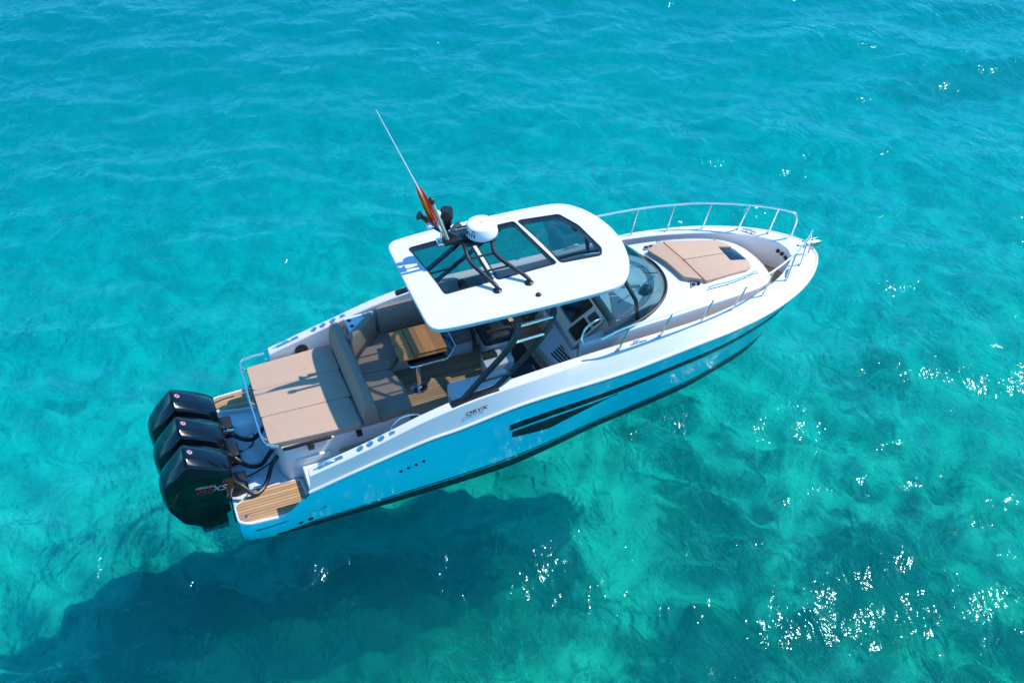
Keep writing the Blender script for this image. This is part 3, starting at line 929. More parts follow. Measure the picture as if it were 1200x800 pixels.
for yc in (1.00, 0.42):
    hs = bpy.data.objects.new('helm_seat', None); COL.objects.link(hs); hs.parent = boat
    bm = NB(); prism(bm, round_poly([(4.74, yc - 0.22), (5.20, yc - 0.22), (5.20, yc + 0.22), (4.74, yc + 0.22)], 0.07), 0.79, 1.24, 0.03)
    obj('seat_box', bm, M['gel'], hs)
    bm = NB(); box(bm, 4.66, 5.26, yc - 0.27, yc + 0.27, 1.25, 1.44, 0.07, 4)
    obj('seat', bm, M['blackseat'], hs)
    bm = NB()
    rows = []
    for z, w_, xo in ((1.42, 0.25, 0.0), (1.55, 0.29, -0.03), (1.75, 0.30, -0.07), (1.92, 0.27, -0.11), (2.02, 0.18, -0.13), (2.05, 0.06, -0.135)):
        row = []
        for q in range(16):
            a = 2 * math.pi * q / 16
            yy = w_ * math.copysign(abs(math.cos(a)) ** 0.7, math.cos(a))
            bow = 0.10 * (yy / 0.3) ** 2
            row.append((4.72 + xo + bow + 0.075 * math.copysign(abs(math.sin(a)) ** 0.8, math.sin(a)), yc + yy, z))
        rows.append(row)
    vs = grid(bm, rows, close_v=True); bm.faces.new(list(reversed(vs[0]))); bm.faces.new(vs[-1])
    obj('seat_back', bm, M['blackseat'], hs, 60)
    for s in (-1, 1):
        bm = NB(); tube(bm, cat([(4.70, yc + s * 0.30, 1.62), (4.95, yc + s * 0.32, 1.64), (5.12, yc + s * 0.31, 1.62)], 5), 0.035, 8)
        obj('armrest', bm, M['blackseat'], hs)

tk = unit('tackle_locker', [(4.56, -0.24), (5.08, -0.22), (5.06, 0.16), (4.58, 0.14)], 0.79, 1.16)
bm = NB(); cushion(bm, round_poly([(4.58, -0.04), (4.84, -0.03), (4.83, 0.13), (4.60, 0.12)], 0.03), 1.16, 1.21, 0.02)
obj('cushion', bm, M['blackseat'], tk)
bm = NB(); prism(bm, round_poly([(5.12, -0.30), (5.56, -0.26), (5.50, 0.62), (5.14, 0.58)], 0.05), 0.79, 0.812, 0.006)  # thin black sheet on the floor aft of the console
obj('helm_dark_sheet', bm, M['blackseat'], boat)

# helm console
hc = bpy.data.objects.new('helm_console', None); COL.objects.link(hc); hc.parent = boat
bm = NB()
hexa(bm, [(6.02, -0.62, 0.79), (6.6, -0.62, 0.79), (6.6, 0.95, 0.79), (5.92, 0.95, 0.79)],
     [(5.94, -0.78, 1.62), (6.6, -0.78, 1.62), (6.6, 0.95, 1.62), (5.84, 0.95, 1.62)], 0.03)
obj('console_body', bm, M['gel'], hc)
bm = NB()
hexa(bm, [(5.83, -0.80, 1.60), (6.58, -0.84, 1.60), (6.58, 0.95, 1.60), (5.83, 0.95, 1.60)],
     [(5.88, -0.78, 1.68), (6.46, -0.80, 2.06), (6.46, 0.95, 2.06), (5.88, 0.95, 1.68)], 0.025)
obj('dashboard', bm, M['grey'], hc)
dz = lambda x: 1.68 + (x - 5.88) / (6.46 - 5.88) * 0.38
def dash_panel(x0, x1, y0, y1, mat, name, lift=0.006):
    b = NB()
    prism(b, round_poly([(x0, y0), (x1, y0), (x1, y1), (x0, y1)], 0.03), lambda x, y: dz(x) - 0.01, lambda x, y: dz(x) + lift)
    return obj(name, b, mat, hc)
for x0, x1, y0, y1 in ((5.95, 6.22, -0.74, -0.42), (6.04, 6.42, -0.35, 0.13), (6.04, 6.42, 0.18, 0.65)):
    dash_panel(x0, x1, y0, y1, M['screen'], 'display', 0.014)
dash_panel(6.26, 6.40, -0.72, -0.46, M['black'], 'switch_panel')
bm = NB()
box(bm, 5.72, 5.735, -0.30, 0.0, 0.95, 1.25); bm.free()
# sloped footrest with a louvre at the foot of the console
bm = NB()
hexa(bm, [(5.60, 0.30, 0.79), (5.80, -0.64, 0.79), (6.30, -0.64, 0.79), (6.10, 0.30, 0.79)],
     [(5.62, 0.28, 1.00), (5.80, -0.60, 1.00), (6.14, -0.60, 1.24), (5.96, 0.28, 1.24)], 0.02)
obj('footrest', bm, M['gel'], hc)
for k in range(6):
    t0 = 0.14 + 0.125 * k
    P = []
    for t_, yy in ((t0, -0.15), (t0, -0.52), (t0 + 0.07, -0.52), (t0 + 0.07, -0.15)):
        xl = 5.62 + (0.28 - yy) / 0.88 * 0.18
        P.append(Vector((xl + 0.34 * t_, yy, 1.00 + 0.24 * t_)))
    nn = (P[1] - P[0]).cross(P[2] - P[1]).normalized()
    if nn.z < 0: nn = -nn
    bm = NB(); hexa(bm, [p - nn * 0.01 for p in P], [p + nn * 0.005 for p in P])
    obj('louvre_slat', bm, M['black'], hc)
bm = NB()
wheel_c = Vector((5.56, 0.33, 1.72)); ax = Vector((-0.75, 0, 0.65)).normalized()
a_ = ax.cross(Vector((0, 1, 0))).normalized(); b_ = Vector((0, 1, 0))
ring = [wheel_c + (a_ * math.cos(t) + b_ * math.sin(t)) * 0.19 for t in np.linspace(0, 2 * math.pi, 28, endpoint=False)]
tube(bm, ring, 0.018, 8, closed=True)
for t in (0.5, 2.6, 4.7):
    tube(bm, [wheel_c, wheel_c + (a_ * math.cos(t) + b_ * math.sin(t)) * 0.19], 0.012, 6)
lathe(bm, [(0.05, -0.02), (0.05, 0.02), (0.02, 0.03)], wheel_c, 14, ax)
tube(bm, [wheel_c, wheel_c - ax * 0.18], 0.03, 8)
obj('steering_wheel', bm, M['black'], hc)
bm = NB()
for k in range(3):
    tube(bm, [(5.74, -0.10 - 0.07 * k, 1.68), (5.66, -0.10 - 0.07 * k, 1.86)], 0.016, 6)
    lathe(bm, [(0.02, -0.03), (0.028, 0), (0.02, 0.03)], (5.65, -0.10 - 0.07 * k, 1.88), 10)
obj('throttle_lever', bm, M['chrome'], hc)
bm = NB()
tube(bm, cat([(6.44, -0.78, 2.06), (6.28, -0.84, 2.16), (6.06, -0.90, 2.12), (5.94, -0.96, 1.98), (5.96, -1.02, 1.86)], 6), 0.018, 8)
obj('grab_handle', bm, M['chrome'], hc)

# ---- coachroof
CW = [(5.92, 1.02, 1.90, 1.90), (6.4, 1.06, 1.97, 2.02), (7.0, 1.06, 2.02, 2.12), (7.6, 1.03, 2.03, 2.17), (8.2, 0.97, 2.02, 2.17), (8.8, 0.88, 1.98, 2.12),
      (9.3, 0.77, 1.92, 2.03), (9.65, 0.60, 1.84, 1.92), (9.84, 0.40, 1.74, 1.80), (9.93, 0.15, 1.60, 1.64)]
CWd = cat([(a, b, c) for a, b, c, d in CW], 5)
CWz = [v.x for v in cat([(d, 0, 0) for a, b, c, d in CW], 5)]
def roof_z(x, y):
    xs_ = [v.x for v in CWd]
    hw = np.interp(x, xs_, [v.y for v in CWd]); ze = np.interp(x, xs_, [v.z for v in CWd]); zc = np.interp(x, xs_, CWz)
    r = min(1, abs(y) / hw)
    return float(zc + (ze - zc) * r ** 2.2)
bm = NB()
rows = []
for v, zc in zip(CWd, CWz):
    x, hw, ze = v
    half = [(hw + 0.02, 1.22), (hw + 0.02, 1.45), (hw + 0.02, ze - 0.09), (hw + 0.014, ze - 0.022), (hw - 0.008, ze - 0.002)]
    for f in (0.92, 0.8, 0.62, 0.42, 0.2, 0.0):
        half.append((hw * f, zc + (ze - zc) * f ** 2.2))
    row = [(x, -a, b) for a, b in half] + [(x, a, b) for a, b in reversed(half[:-1])]
    rows.append(row)
vs = grid(bm, rows)
bm.faces.new(vs[-1]); bm.faces.new(list(reversed(vs[0])))
bm.faces.ensure_lookup_table()
ncol = len(rows[0]) - 1
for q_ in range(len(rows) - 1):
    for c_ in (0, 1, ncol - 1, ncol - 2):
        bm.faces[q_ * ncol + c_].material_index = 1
for q_ in range(len(rows) - 1):
    bm.faces.new((vs[q_][0], vs[q_ + 1][0], vs[q_ + 1][-1], vs[q_][-1]))
cr = obj('coachroof', bm, [M['gel'], M['gel_bounce']], boat, 24)
# the helm opens aft: only two thin wings of the coachroof run back beside it
b = NB(); prism(b, round_poly([(5.7, -0.94), (6.62, -0.88), (6.62, 0.92), (5.7, 0.97)], 0.05), 1.0, 2.6)
cut(cr, [b])
# dash shelf things seen through the windshield
bm = NB(); lathe(bm, [(0.11, 0), (0.11, 0.05), (0.08, 0.10), (0.03, 0.13)], (7.36, -0.42, roof_z(7.36, -0.42) - 0.01), 18)
obj('compass', bm, M['black'], boat)
bm = NB(); box(bm, 6.55, 7.3, -0.10, -0.02, 2.10, 2.18, 0.02)
for v in bm.verts: v.co.y += (v.co.x - 6.9) * -0.5; v.co.z = roof_z(v.co.x, v.co.y) + (0.06 if v.co.z > 2.14 else -0.02)
obj('dash_ridge', bm, M['gel'], boat)
bm = NB()
dp = [(6.62, -0.78), (7.05, -0.74), (7.35, -0.58), (7.56, -0.30), (7.62, 0.0), (7.56, 0.30), (7.35, 0.58), (7.05, 0.74), (6.62, 0.80), (6.75, 0.3), (6.78, -0.2)]
prism(bm, [(v.x, v.y) for v in cat([(x, y, 0) for x, y in dp], 3, closed=True)], lambda x, y: roof_z(x, y) - 0.02, lambda x, y: roof_z(x, y) + 0.012)
obj('dash_mat', bm, M['dashmat'], boat)

# ---- windshield: front glass and side glass in one bent sheet, with dark base frame and pillars
WB = [(6.25, -1.10, 2.00), (6.75, -1.06, 2.06), (7.20, -0.92, 2.10), (7.55, -0.68, 2.14), (7.75, -0.36, 2.17), (7.81, 0.0, 2.18),
      (7.75, 0.36, 2.17), (7.55, 0.68, 2.14), (7.20, 0.92, 2.10), (6.75, 1.06, 2.06), (6.25, 1.10, 2.00)]
WT = [(6.05, -1.13, 2.99), (6.30, -1.11, 2.99), (6.52, -0.98, 2.99), (6.66, -0.76, 2.99), (6.76, -0.38, 2.99), (6.79, 0.0, 2.99),
      (6.76, 0.38, 2.99), (6.66, 0.76, 2.99), (6.52, 0.98, 2.99), (6.30, 1.11, 2.99), (6.05, 1.13, 2.99)]
wbc, wtc = cat(WB, 5), cat(WT, 5)
wso = bpy.data.objects.new('windshield', None); COL.objects.link(wso); wso.parent = boat
bm = NB()
rows = []
for a, b in zip(wbc, wtc):
    rows.append([a.lerp(b, q / 6) + Vector((0.06 * math.sin(math.pi * q / 6), 0, 0)) for q in range(7)])
grid(bm, rows)
obj('pane', bm, M['glass'], wso, 60)
bm = NB()
tube(bm, [p + Vector((0, 0, 0.004)) for p in wbc], 0.024, 8)
obj('base_frame', bm, M['blackmetal'], wso)
for s in (-1, 1):
    bm = NB(); tube(bm, [(6.92, s * 0.985, 2.09), (6.86, s * 0.98, 2.5), (6.62, s * 0.93, 2.99)], 0.035, 8)
    obj('pillar', bm, M['blackmetal'], wso)
    bm = NB(); tube(bm, cat([(7.70, s * 0.12, 2.22), (7.45, s * 0.35, 2.44), (7.22, s * 0.5, 2.62)], 4), 0.011, 6)
    obj('wiper', bm, M['black'], wso)

# ---- hardtop
HO = [(3.34, 0.0), (3.35, 0.60), (3.365, 0.98), (3.43, 1.15), (3.62, 1.22), (4.3, 1.265), (5.2, 1.285), (6.1, 1.265), (6.45, 1.20), (6.66, 1.02), (6.83, 0.70), (6.93, 0.30), (6.95, 0.0)]
HO2 = HO + [(x, -y) for x, y in reversed(HO[1:-1])]
hod = [(v.x, v.y) for v in cat([(x, y, 0) for x, y in HO2], 4, closed=True)]
HC = (5.1, 0.0)
def hz(x, y):
    r = max(abs(x - 5.15) / 1.8, abs(y) / 1.28)
    return 3.16 - 0.05 * (abs(y) / 1.28) ** 2 - 0.03 * (abs(x - 5.15) / 1.8) ** 2
bm = NB()
def ring_at(f, d, zf):
    rr = []
    for x, y in hod:
        c = Vector((x - HC[0], y)); L_ = c.length
        c = c * ((L_ - d) / L_) * f
        X_, Y_ = HC[0] + c.x, c.y
        rr.append((X_, Y_, zf(X_, Y_)))
    return rr
rows = [ring_at(0.02, 0, lambda x, y: 3.05), ring_at(0.55, 0.05, lambda x, y: 3.045), ring_at(1, 0.14, lambda x, y: hz(x, y) - 0.095), ring_at(1, 0.04, lambda x, y: hz(x, y) - 0.09), ring_at(1, 0.012, lambda x, y: hz(x, y) - 0.075),
        ring_at(1, 0.0, lambda x, y: hz(x, y) - 0.03), ring_at(1, 0.004, lambda x, y: hz(x, y) - 0.008), ring_at(1, 0.016, hz), ring_at(0.85, 0.05, hz), ring_at(0.6, 0.05, hz), ring_at(0.3, 0.0, hz), ring_at(0.02, 0, hz)]
vs = grid(bm, rows, close_v=True)
bm.faces.new(vs[0]); bm.faces.new(list(reversed(vs[-1])))
ht = obj('hardtop', bm, M['gel'], boat, 40)
SKY = [[(3.66, 0.87), (4.63, 0.92), (4.63, -0.47), (3.83, -0.50)],
       [(4.69, 0.92), (5.50, 0.94), (5.71, -0.41), (4.69, -0.47)],
       [(5.57, 0.94), (6.28, 0.87), (6.45, 0.44), (6.54, -0.28), (6.46, -0.45), (5.78, -0.42)]]
cutters = []
for p in SKY:
    b = NB(); prism(b, round_poly(p, 0.06), 2.7, 3.5); cutters.append(b)
cut(ht, cutters)
for p in SKY:
    rp = round_poly(p, 0.06)
    b = NB()
    big_ = [(x, y) for x, y in inset_poly(rp, -0.012)]
    f_ = [b.verts.new((x, y, hz(x, y) + 0.004)) for x, y in big_]; b.faces.new(f_)
    g = obj('skylight', b, M['skyglass'], ht, recalc=True)
    b = NB(); tube(b, [(x, y, hz(x, y) + 0.004) for x, y in inset_poly(rp, 0.008)], 0.014, 6, closed=True)
    obj('skylight_seal', b, M['black'], ht)
bm = NB(); lathe(bm, [(0.045, 0), (0.045, 0.012), (0.03, 0.03), (0.01, 0.036)], (5.15, -1.02, hz(5.15, -1.02)), 16)
obj('navigation_light', bm, M['black'], ht)

# ---- hardtop legs
for s in (-1, 1):
    lg = bpy.data.objects.new('hardtop_leg', None); COL.objects.link(lg); lg.parent = boat
    def bar(pts, w_, d_, name, mat=M['blackmetal']):
        """flat bar: w_ along x, d_ along y"""
        b = NB(); rows = []
        for x, y, z in cat(pts, 5):
            rows.append([(x - w_, s * (y - d_), z), (x + w_, s * (y - d_), z), (x + w_, s * (y + d_), z), (x - w_, s * (y + d_), z)])
        v_ = grid(b, rows, close_v=True); b.faces.new(v_[0]); b.faces.new(list(reversed(v_[-1])))
        return obj(name, b, mat, lg, 60)
    bar([(3.70, 1.48, 1.80), (4.10, 1.43, 2.16), (4.50, 1.37, 2.50), (4.68, 1.30, 2.72), (4.72, 1.22, 2.90), (4.66, 1.16, 3.03)], 0.045, 0.035, 'strut')
    bar([(4.22, 1.46, 1.84), (4.60, 1.42, 2.14), (5.00, 1.36, 2.48), (5.22, 1.28, 2.68), (5.33, 1.20, 2.86), (5.33, 1.15, 3.03)], 0.04, 0.03, 'strut')
    b = NB()
    hexa(b, [(3.52, s * 1.56, 1.765), (4.32, s * 1.54, 1.86), (4.32, s * 1.39, 1.87), (3.52, s * 1.41, 1.775)],
         [(3.55, s * 1.54, 1.815), (4.30, s * 1.52, 1.90), (4.30, s * 1.42, 1.91), (3.55, s * 1.43, 1.825)], 0.012)
    obj('base_plate', b, M['blackmetal'], lg)
    for (x0, z0, x1, z1, y_) in ((4.71, 2.80, 5.30, 2.82, 1.24), (4.62, 2.58, 5.12, 2.60, 1.33), (4.02, 2.06, 4.52, 2.09, 1.44)):
        b = NB(); tube(b, [(x0, s * y_, z0), (x1, s * y_, z1)], 0.02, 8)
        obj('cross_bar', b, M['chrome'] if z0 > 2.2 else M['blackmetal'], lg)

# ---- mast arch, radar, antenna, lights
YM = 0.22
ma = bpy.data.objects.new('radar_mast', None); COL.objects.link(ma); ma.parent = boat
def arch(x0, x1):
    return cat([(x0, YM - 0.93, hz(x0, -0.7) + 0.01), (x0 - 0.02, YM - 0.86, 3.22), (x1, YM - 0.45, 3.42), (x1, YM - 0.18, 3.54), (x1, YM + 0.18, 3.54), (x1, YM + 0.45, 3.42), (x0 - 0.02, YM + 0.88, 3.22), (x0, YM + 0.95, hz(x0, 1.1) + 0.01)], 6)
for x0, x1 in ((4.60, 4.34), (5.12, 4.78)):
    bm = NB(); tube(bm, arch(x0, x1), 0.033, 10)
    for yy in (YM - 0.93, YM + 0.95):
        lathe(bm, [(0.07, 0), (0.07, 0.02), (0.04, 0.04)], (x0, yy, hz(x0, yy) - 0.004), 14)
    obj('arch_tube', bm, M['blackmetal'], ma)
for yo, zz, xa, xb2 in ((-0.62, 3.315, 4.47, 4.94), (-0.38, 3.435, 4.35, 4.79), (0.40, 3.435, 4.35, 4.79), (0.64, 3.31, 4.48, 4.95)):
    bm = NB(); tube(bm, [(xa, YM + yo, zz), (xb2, YM + yo, zz)], 0.018, 8)
    obj('rung', bm, M['blackmetal'], ma)
bm = NB(); box(bm, 4.30, 4.84, YM - 0.22, YM + 0.24, 3.53, 3.565, 0.01)
box(bm, 4.05, 4.45, YM - 0.09, YM + 0.11, 3.54, 3.62, 0.02)
obj('mast_platform', bm, M['blackmetal'], ma)
rc = Vector((4.68, YM - 0.02, 3.58))
bm = NB()
lathe(bm, [(0.20, 0), (0.245, 0.01), (0.258, 0.035), (0.256, 0.07), (0.232, 0.19), (0.215, 0.207), (0.15, 0.213), (0.0, 0.215)], rc, 48)
rd = obj('radar_dome', bm, M['radar'], ma, 45)
bm = NB()
tri = None
word = "GARMIN"
for k, chh in enumerate(word):
    ang = math.pi + (k - 2.5) * 0.27
    b = text_bm(chh, 0.10, 0, 0.001, 0.002)
    rr = 0.2495
    tx = Vector((-math.sin(ang), math.cos(ang), 0)); up_ = Vector((-0.2 * math.cos(ang), -0.2 * math.sin(ang), 1))
    place(b, rc + Vector((math.cos(ang) * rr, math.sin(ang) * rr, 0.107)), tx, up_)
    me = bpy.data.meshes.new('t'); b.to_mesh(me); b.free(); bm.from_mesh(me); bpy.data.meshes.remove(me)
ang = math.pi + 2.5 * 0.27
for s in (0,):
    tx = Vector((-math.sin(ang), math.cos(ang), 0)); o_ = rc + Vector((math.cos(ang), math.sin(ang), 0)) * 0.2415 + Vector((0, 0, 0.163))
    v3 = [bm.verts.new(o_ + tx * a + Vector((math.cos(ang), math.sin(ang), 0)) * (0.0015 - 0.2 * b_) + Vector((0, 0, b_))) for a, b_ in ((-0.025, 0), (0.025, 0), (0, 0.035))]
    bm.faces.new(v3)
obj('radar_lettering', bm, M['black'], ma, recalc=False)
bm = NB(); lathe(bm, [(0.012, 0), (0.012, 0.006)], rc + Vector((0, 0, 0.213)), 8); obj('radar_bolt', bm, M['black'], ma)
# searchlight / camera on a short pedestal
sl_c = Vector((4.22, 0.50, 3.60))
bm = NB()
lathe(bm, [(0.05, 0), (0.05, 0.05), (0.07, 0.08), (0.075, 0.18), (0.10, 0.21), (0.105, 0.34), (0.09, 0.37)], sl_c, 20)
obj('searchlight', bm, M['black'], ma)
# antenna base, whip
a0 = Vector((4.06, 0.30, 3.72)); a1 = Vector((3.19, 0.24, 6.02))
bm = NB(); lathe(bm, [(0.05, 0), (0.05, 0.03), (0.028, 0.05), (0.028, 0.16)], a0 - Vector((0, 0, 0.17)), 12)
box(bm, 3.98, 4.12, 0.20, 0.38, 3.50, 3.56, 0.01)
obj('antenna_mount', bm, M['chrome'], ma)
bm = NB(); tube(bm, [a0, a0.lerp(a1, 0.3), a1], [0.016, 0.013, 0.007], 8)
obj('whip_antenna', bm, M['radar'], ma)
p0 = Vector((4.12, 0.20, 3.62)); p1 = Vector((3.90, 0.16, 4.36))
bm = NB(); tube(bm, [p0, p1], 0.027, 10); obj('light_pole', bm, M['rope'], ma)
bm = NB(); lathe(bm, [(0.042, 0), (0.042, 0.09), (0.02, 0.11)], p1, 12, (p1 - p0)); obj('anchor_light', bm, M['black'], ma)
# horns / speakers behind the mast
bm = NB(); tube(bm, cat([(4.30, YM, 3.58), (4.12, 0.40, 3.64), (3.95, 0.46, 3.78), (3.84, 0.47, 3.92)], 5), 0.045, 8)
obj('mast_arm', bm, M['blackmetal'], ma)
bm = NB(); lathe(bm, [(0.02, 0), (0.03, 0.08), (0.07, 0.14), (0.075, 0.15)], (3.88, 0.44, 3.92), 14, (-0.8, 0.0, 0.5)); obj('horn', bm, M['black'], ma)
for q, f in (((3.86, 0.28, 3.86), (3.96, 0.40, 3.76)), ((4.06, 0.46, 3.92), (4.06, 0.46, 3.68))):
    bm = NB(); lathe(bm, [(0.05, 0), (0.055, 0.04), (0.03, 0.07)], q, 14); tube(bm, [q, f], 0.014, 6)
    obj('gps_antenna', bm, M['radar'], ma)

# the flag hangs limp along the antenna: red, yellow, red lengthwise folds
def make_flag():
    d = (a1 - a0).normalized()
    b = bmesh.new()
    top = a0 + d * 1.02
    side_v = Vector((0.93, -0.36, -0.15)); side_v = (side_v - d * side_v.dot(d)).normalized()
    nv = d.cross(side_v)
    rows = []
    NL, NW = 26, 18
    for i in range(NL + 1):
        t = i / NL
        wid = 0.20 * math.sin(math.pi * min(1, (t + 0.02) * 0.62)) ** 0.8 * (1 - 0.25 * t)
        c = top - d * (0.78 * t)
        row = []
        for j in range(NW + 1):
            f = j / NW
            off = wid * (f - 0.62)
            fold = 0.055 * (0.3 + t) * math.sin(f * 15 + t * 2.5) * min(1, t * 5 + 0.05)
            row.append(c + side_v * off + nv * (fold + 0.02) + d * (-0.10 * f * t))
        rows.append(row)
    vs = grid(b, rows)
    b.faces.ensure_lookup_table()
    for i in range(NL):
        for j in range(NW):
            f = b.faces[i * NW + j]
            q = j / NW
            f.material_index = 1 if 0.24 < q < 0.50 + 0.1 * math.sin(i * 0.5) else 0
    o = obj('flag', b, [M['flag_red'], M['flag_yellow']], None, 60)
    o['label'] = 'limp red and yellow flag hanging on the antenna above the hardtop'
    o['category'] = 'flag'
make_flag()

# ---- foredeck: sunpad, hatch, small rails, cup holders
fs = bpy.data.objects.new('bow_sunpad', None); COL.objects.link(fs); fs.parent = boat
def roof_cushion(poly, h, name='cushion', mat=M['tan'], r=0.03):
    b = NB()
    prism(b, poly, lambda x, y: roof_z(x, y) - 0.03, lambda x, y: roof_z(8.6, 0) * 0 + max(roof_z(x, y), roof_z(x, 0) - 0.03) + h, r, 3)
    return obj(name, b, mat, fs)
roof_cushion(round_poly([(8.30, 0.054), (9.11, 0.079), (9.11, 0.30), (9.40, 0.27), (9.36, 0.42), (9.22, 0.52), (8.22, 0.70)], 0.03), 0.055)
roof_cushion(round_poly([(8.30, 0.038), (9.11, 0.063), (9.11, -0.15), (9.47, -0.14), (9.44, -0.32), (9.28, -0.42), (8.39, -0.58)], 0.03), 0.055)
roof_cushion(round_poly([(7.83, 0.52), (8.165, 0.69), (8.25, 0.06), (8.33, -0.56), (8.05, -0.40), (7.96, 0.06)], 0.04), 0.085)
bm = NB(); prism(bm, round_poly([(9.14, -0.13), (9.48, -0.12), (9.42, 0.25), (9.12, 0.28)], 0.03), lambda x, y: roof_z(x, y) - 0.02, lambda x, y: roof_z(x, y) + 0.03, 0.008)
obj('deck_hatch', bm, M['hatchglass'], boat)
for cx, cy_ in ((7.96, 0.70), (8.22, -0.56)):
    bm = NB(); prism(bm, round_poly([(cx - 0.13, cy_ - 0.05), (cx + 0.10, cy_ - 0.08 * (1 if cy_ > 0 else -0.4)), (cx + 0.14, cy_ + 0.08), (cx - 0.05, cy_ + 0.09)], 0.03), lambda x, y: roof_z(x, y) - 0.02, lambda x, y: roof_z(x, y) + 0.022, 0.006)
    t_ = obj('cup_holder_tray', bm, M['grey'], boat)
    for k in (-0.05, 0.05):
        bm = NB(); lathe(bm, [(0.036, 0), (0.036, 0.012)], (cx + k, cy_ + 0.01, roof_z(cx + k, cy_) + 0.016), 14)
        obj('cup_ring', bm, M['black'], t_)
for s, pts in ((-1, [(8.42, -0.70), (8.8, -0.66), (9.2, -0.56), (9.45, -0.46)]), (1, [(8.2, 0.80), (8.6, 0.76), (9.0, 0.66), (9.2, 0.58)])):
    bm = NB()
    tp = [(x, y, roof_z(x, y) + 0.06) for x, y in pts]
    tube(bm, cat([(tp[0][0] - 0.05, tp[0][1], tp[0][2] - 0.07)] + tp + [(tp[-1][0] + 0.05, tp[-1][1], tp[-1][2] - 0.09)], 5), 0.011, 6)
    for x, y, z in tp[1:-1]:
        tube(bm, [(x, y, z), (x, y, z - 0.08)], 0.009, 6)
    obj('grab_rail', bm, M['chrome'], boat)

# ---- bow rails
def bow_rail(s):
    br = bpy.data.objects.new('bow_rail', None); COL.objects.link(br); br.parent = boat
    top = [(6.05, 1.44, 2.30), (6.46, 1.49, 2.46), (7.18, 1.46, 2.47), (7.95, 1.40, 2.48), (8.64, 1.29, 2.48), (9.28, 1.11, 2.48), (9.9, 0.82, 2.48), (10.35, 0.52, 2.48), (10.56, 0.34, 2.47)]
    end = [(10.64, 0.26, 2.42), (10.66, 0.25, 2.25), (10.62, 0.28, 1.955)]
    bm = NB(); tube(bm, [(x, s * y, z) for x, y, z in [(v.x, v.y, v.z) for v in cat(top + end, 6)]], 0.018, 8)
    if s < 0:
        pass
    obj('top_rail', bm, M['chrome'], br)
    for (fx, fy, tx, ty, tz) in ((6.37, 1.43, 6.52, 1.49, 2.46), (7.14, 1.37, 7.28, 1.455, 2.47), (7.90, 1.31, 8.06, 1.385, 2.48), (8.56, 1.20, 8.74, 1.27, 2.48), (9.22, 1.05, 9.38, 1.075, 2.48), (9.84, 0.82, 9.98, 0.775, 2.48), (10.30, 0.52, 10.40, 0.48, 2.48)):
        bm = NB(); tube(bm, [(fx, s * fy, 1.95), (tx, s * ty, tz)], 0.0145, 8)
        lathe(bm, [(0.032, 0), (0.032, 0.012), (0.02, 0.02)], (fx, s * fy, 1.968 if fx < 9 else 1.952), 10)
        obj('stanchion', bm, M['chrome'], br)
bow_rail(-1); bow_rail(1)

# ---- deck hardware
def cleat(x, y, z, ang, parent=boat):
    b = NB()
    c, s = math.cos(ang), math.sin(ang)
    T = lambda u, v, h: (x + u * c - v * s, y + u * s + v * c, z + h)
    tube(b, cat([T(-0.13, 0, 0.035), T(-0.05, 0, 0.05), T(0.05, 0, 0.05), T(0.13, 0, 0.035)], 4), 0.014, 8)
    tube(b, [T(-0.045, 0, 0), T(-0.045, 0, 0.05)], 0.014, 8); tube(b, [T(0.045, 0, 0), T(0.045, 0, 0.05)], 0.014, 8)
    obj('cleat', b, M['chrome'], parent)
def cap_z(x):
    return float(np.interp(x, [p.x for p in Tc], [p.z for p in Tc])) + 0.003
for s in (-1, 1):
    cleat(1.52, s * 1.50, cap_z(1.52), s * 0.0)
    bm = NB(); hexa(bm, [(1.38, s * 1.46, cap_z(1.38)), (1.78, s * 1.47, cap_z(1.78)), (1.78, s * 1.53, cap_z(1.78)), (1.38, s * 1.53, cap_z(1.38))],
                  [(1.40, s * 1.47, cap_z(1.38) + 0.012), (1.76, s * 1.475, cap_z(1.78) + 0.012), (1.76, s * 1.52, cap_z(1.78) + 0.012), (1.40, s * 1.52, cap_z(1.38) + 0.012)])
    obj('cleat_plate', bm, M['chrome'], boat)
    for x in (2.06, 2.22, 2.40):
        bm = NB(); lathe(bm, [(0.052, 0), (0.052, 0.012), (0.034, 0.018), (0.03, 0.012), (0.0, 0.012)], (x, s * 1.505, cap_z(x)), 18, (-0.27, 0, 1))
        obj('fuel_filler_cap', bm, M['chrome'], boat)
    bm = NB(); box(bm, 2.54, 2.62, s * 1.505 - 0.035, s * 1.505 + 0.035, cap_z(2.58) - 0.03, cap_z(2.58) + 0.012, 0.006); obj('filler_plate', bm, M['chrome'], boat)
    cleat(6.78, s * 1.385, 1.962, 0.0)
    cleat(9.98, s * 0.66, 1.955, -s * 0.9)
    # grab handle arcs on the quarters
    bm = NB(); tube(bm, cat([(2.58, s * 1.42, 1.40), (2.62, s * 1.34, 1.53), (2.80, s * 1.30, 1.62), (3.02, s * 1.34, 1.64), (3.10, s * 1.41, 1.60)], 6), 0.013, 8)
    obj('boarding_handle', bm, M['chrome'], boat)
    bm = NB(); lathe(bm, [(0.115, 0), (0.115, 0.012), (0.09, 0.02), (0.05, 0.012), (0.03, 0.03), (0.0, 0.032)], (1.78, s * 1.395, 1.12), 24, (0, -s, 0.02)); obj('speaker', bm, M['black'], boat)
    bm = NB()
    # bow camera / light pair on the inner bow wall
    for yy in (0.06, 0.16):
        lathe(bm, [(0.035, 0), (0.035, 0.03), (0.02, 0.035)], (10.335 - 0.2 * (yy > 0.1) * 0.1, s * yy, 1.82 - 0.03), 12, (-1, 0, 0.1))
    obj('bow_light', bm, M['black'], boat)
bm = NB(); tube(bm, [(10.60, 0, 1.96), (11.02, 0, 1.93)], 0.03, 8); box(bm, 10.7, 11.05, -0.07, -0.05, 1.86, 1.98, 0.01); box(bm, 10.7, 11.05, 0.05, 0.07, 1.86, 1.98, 0.01)
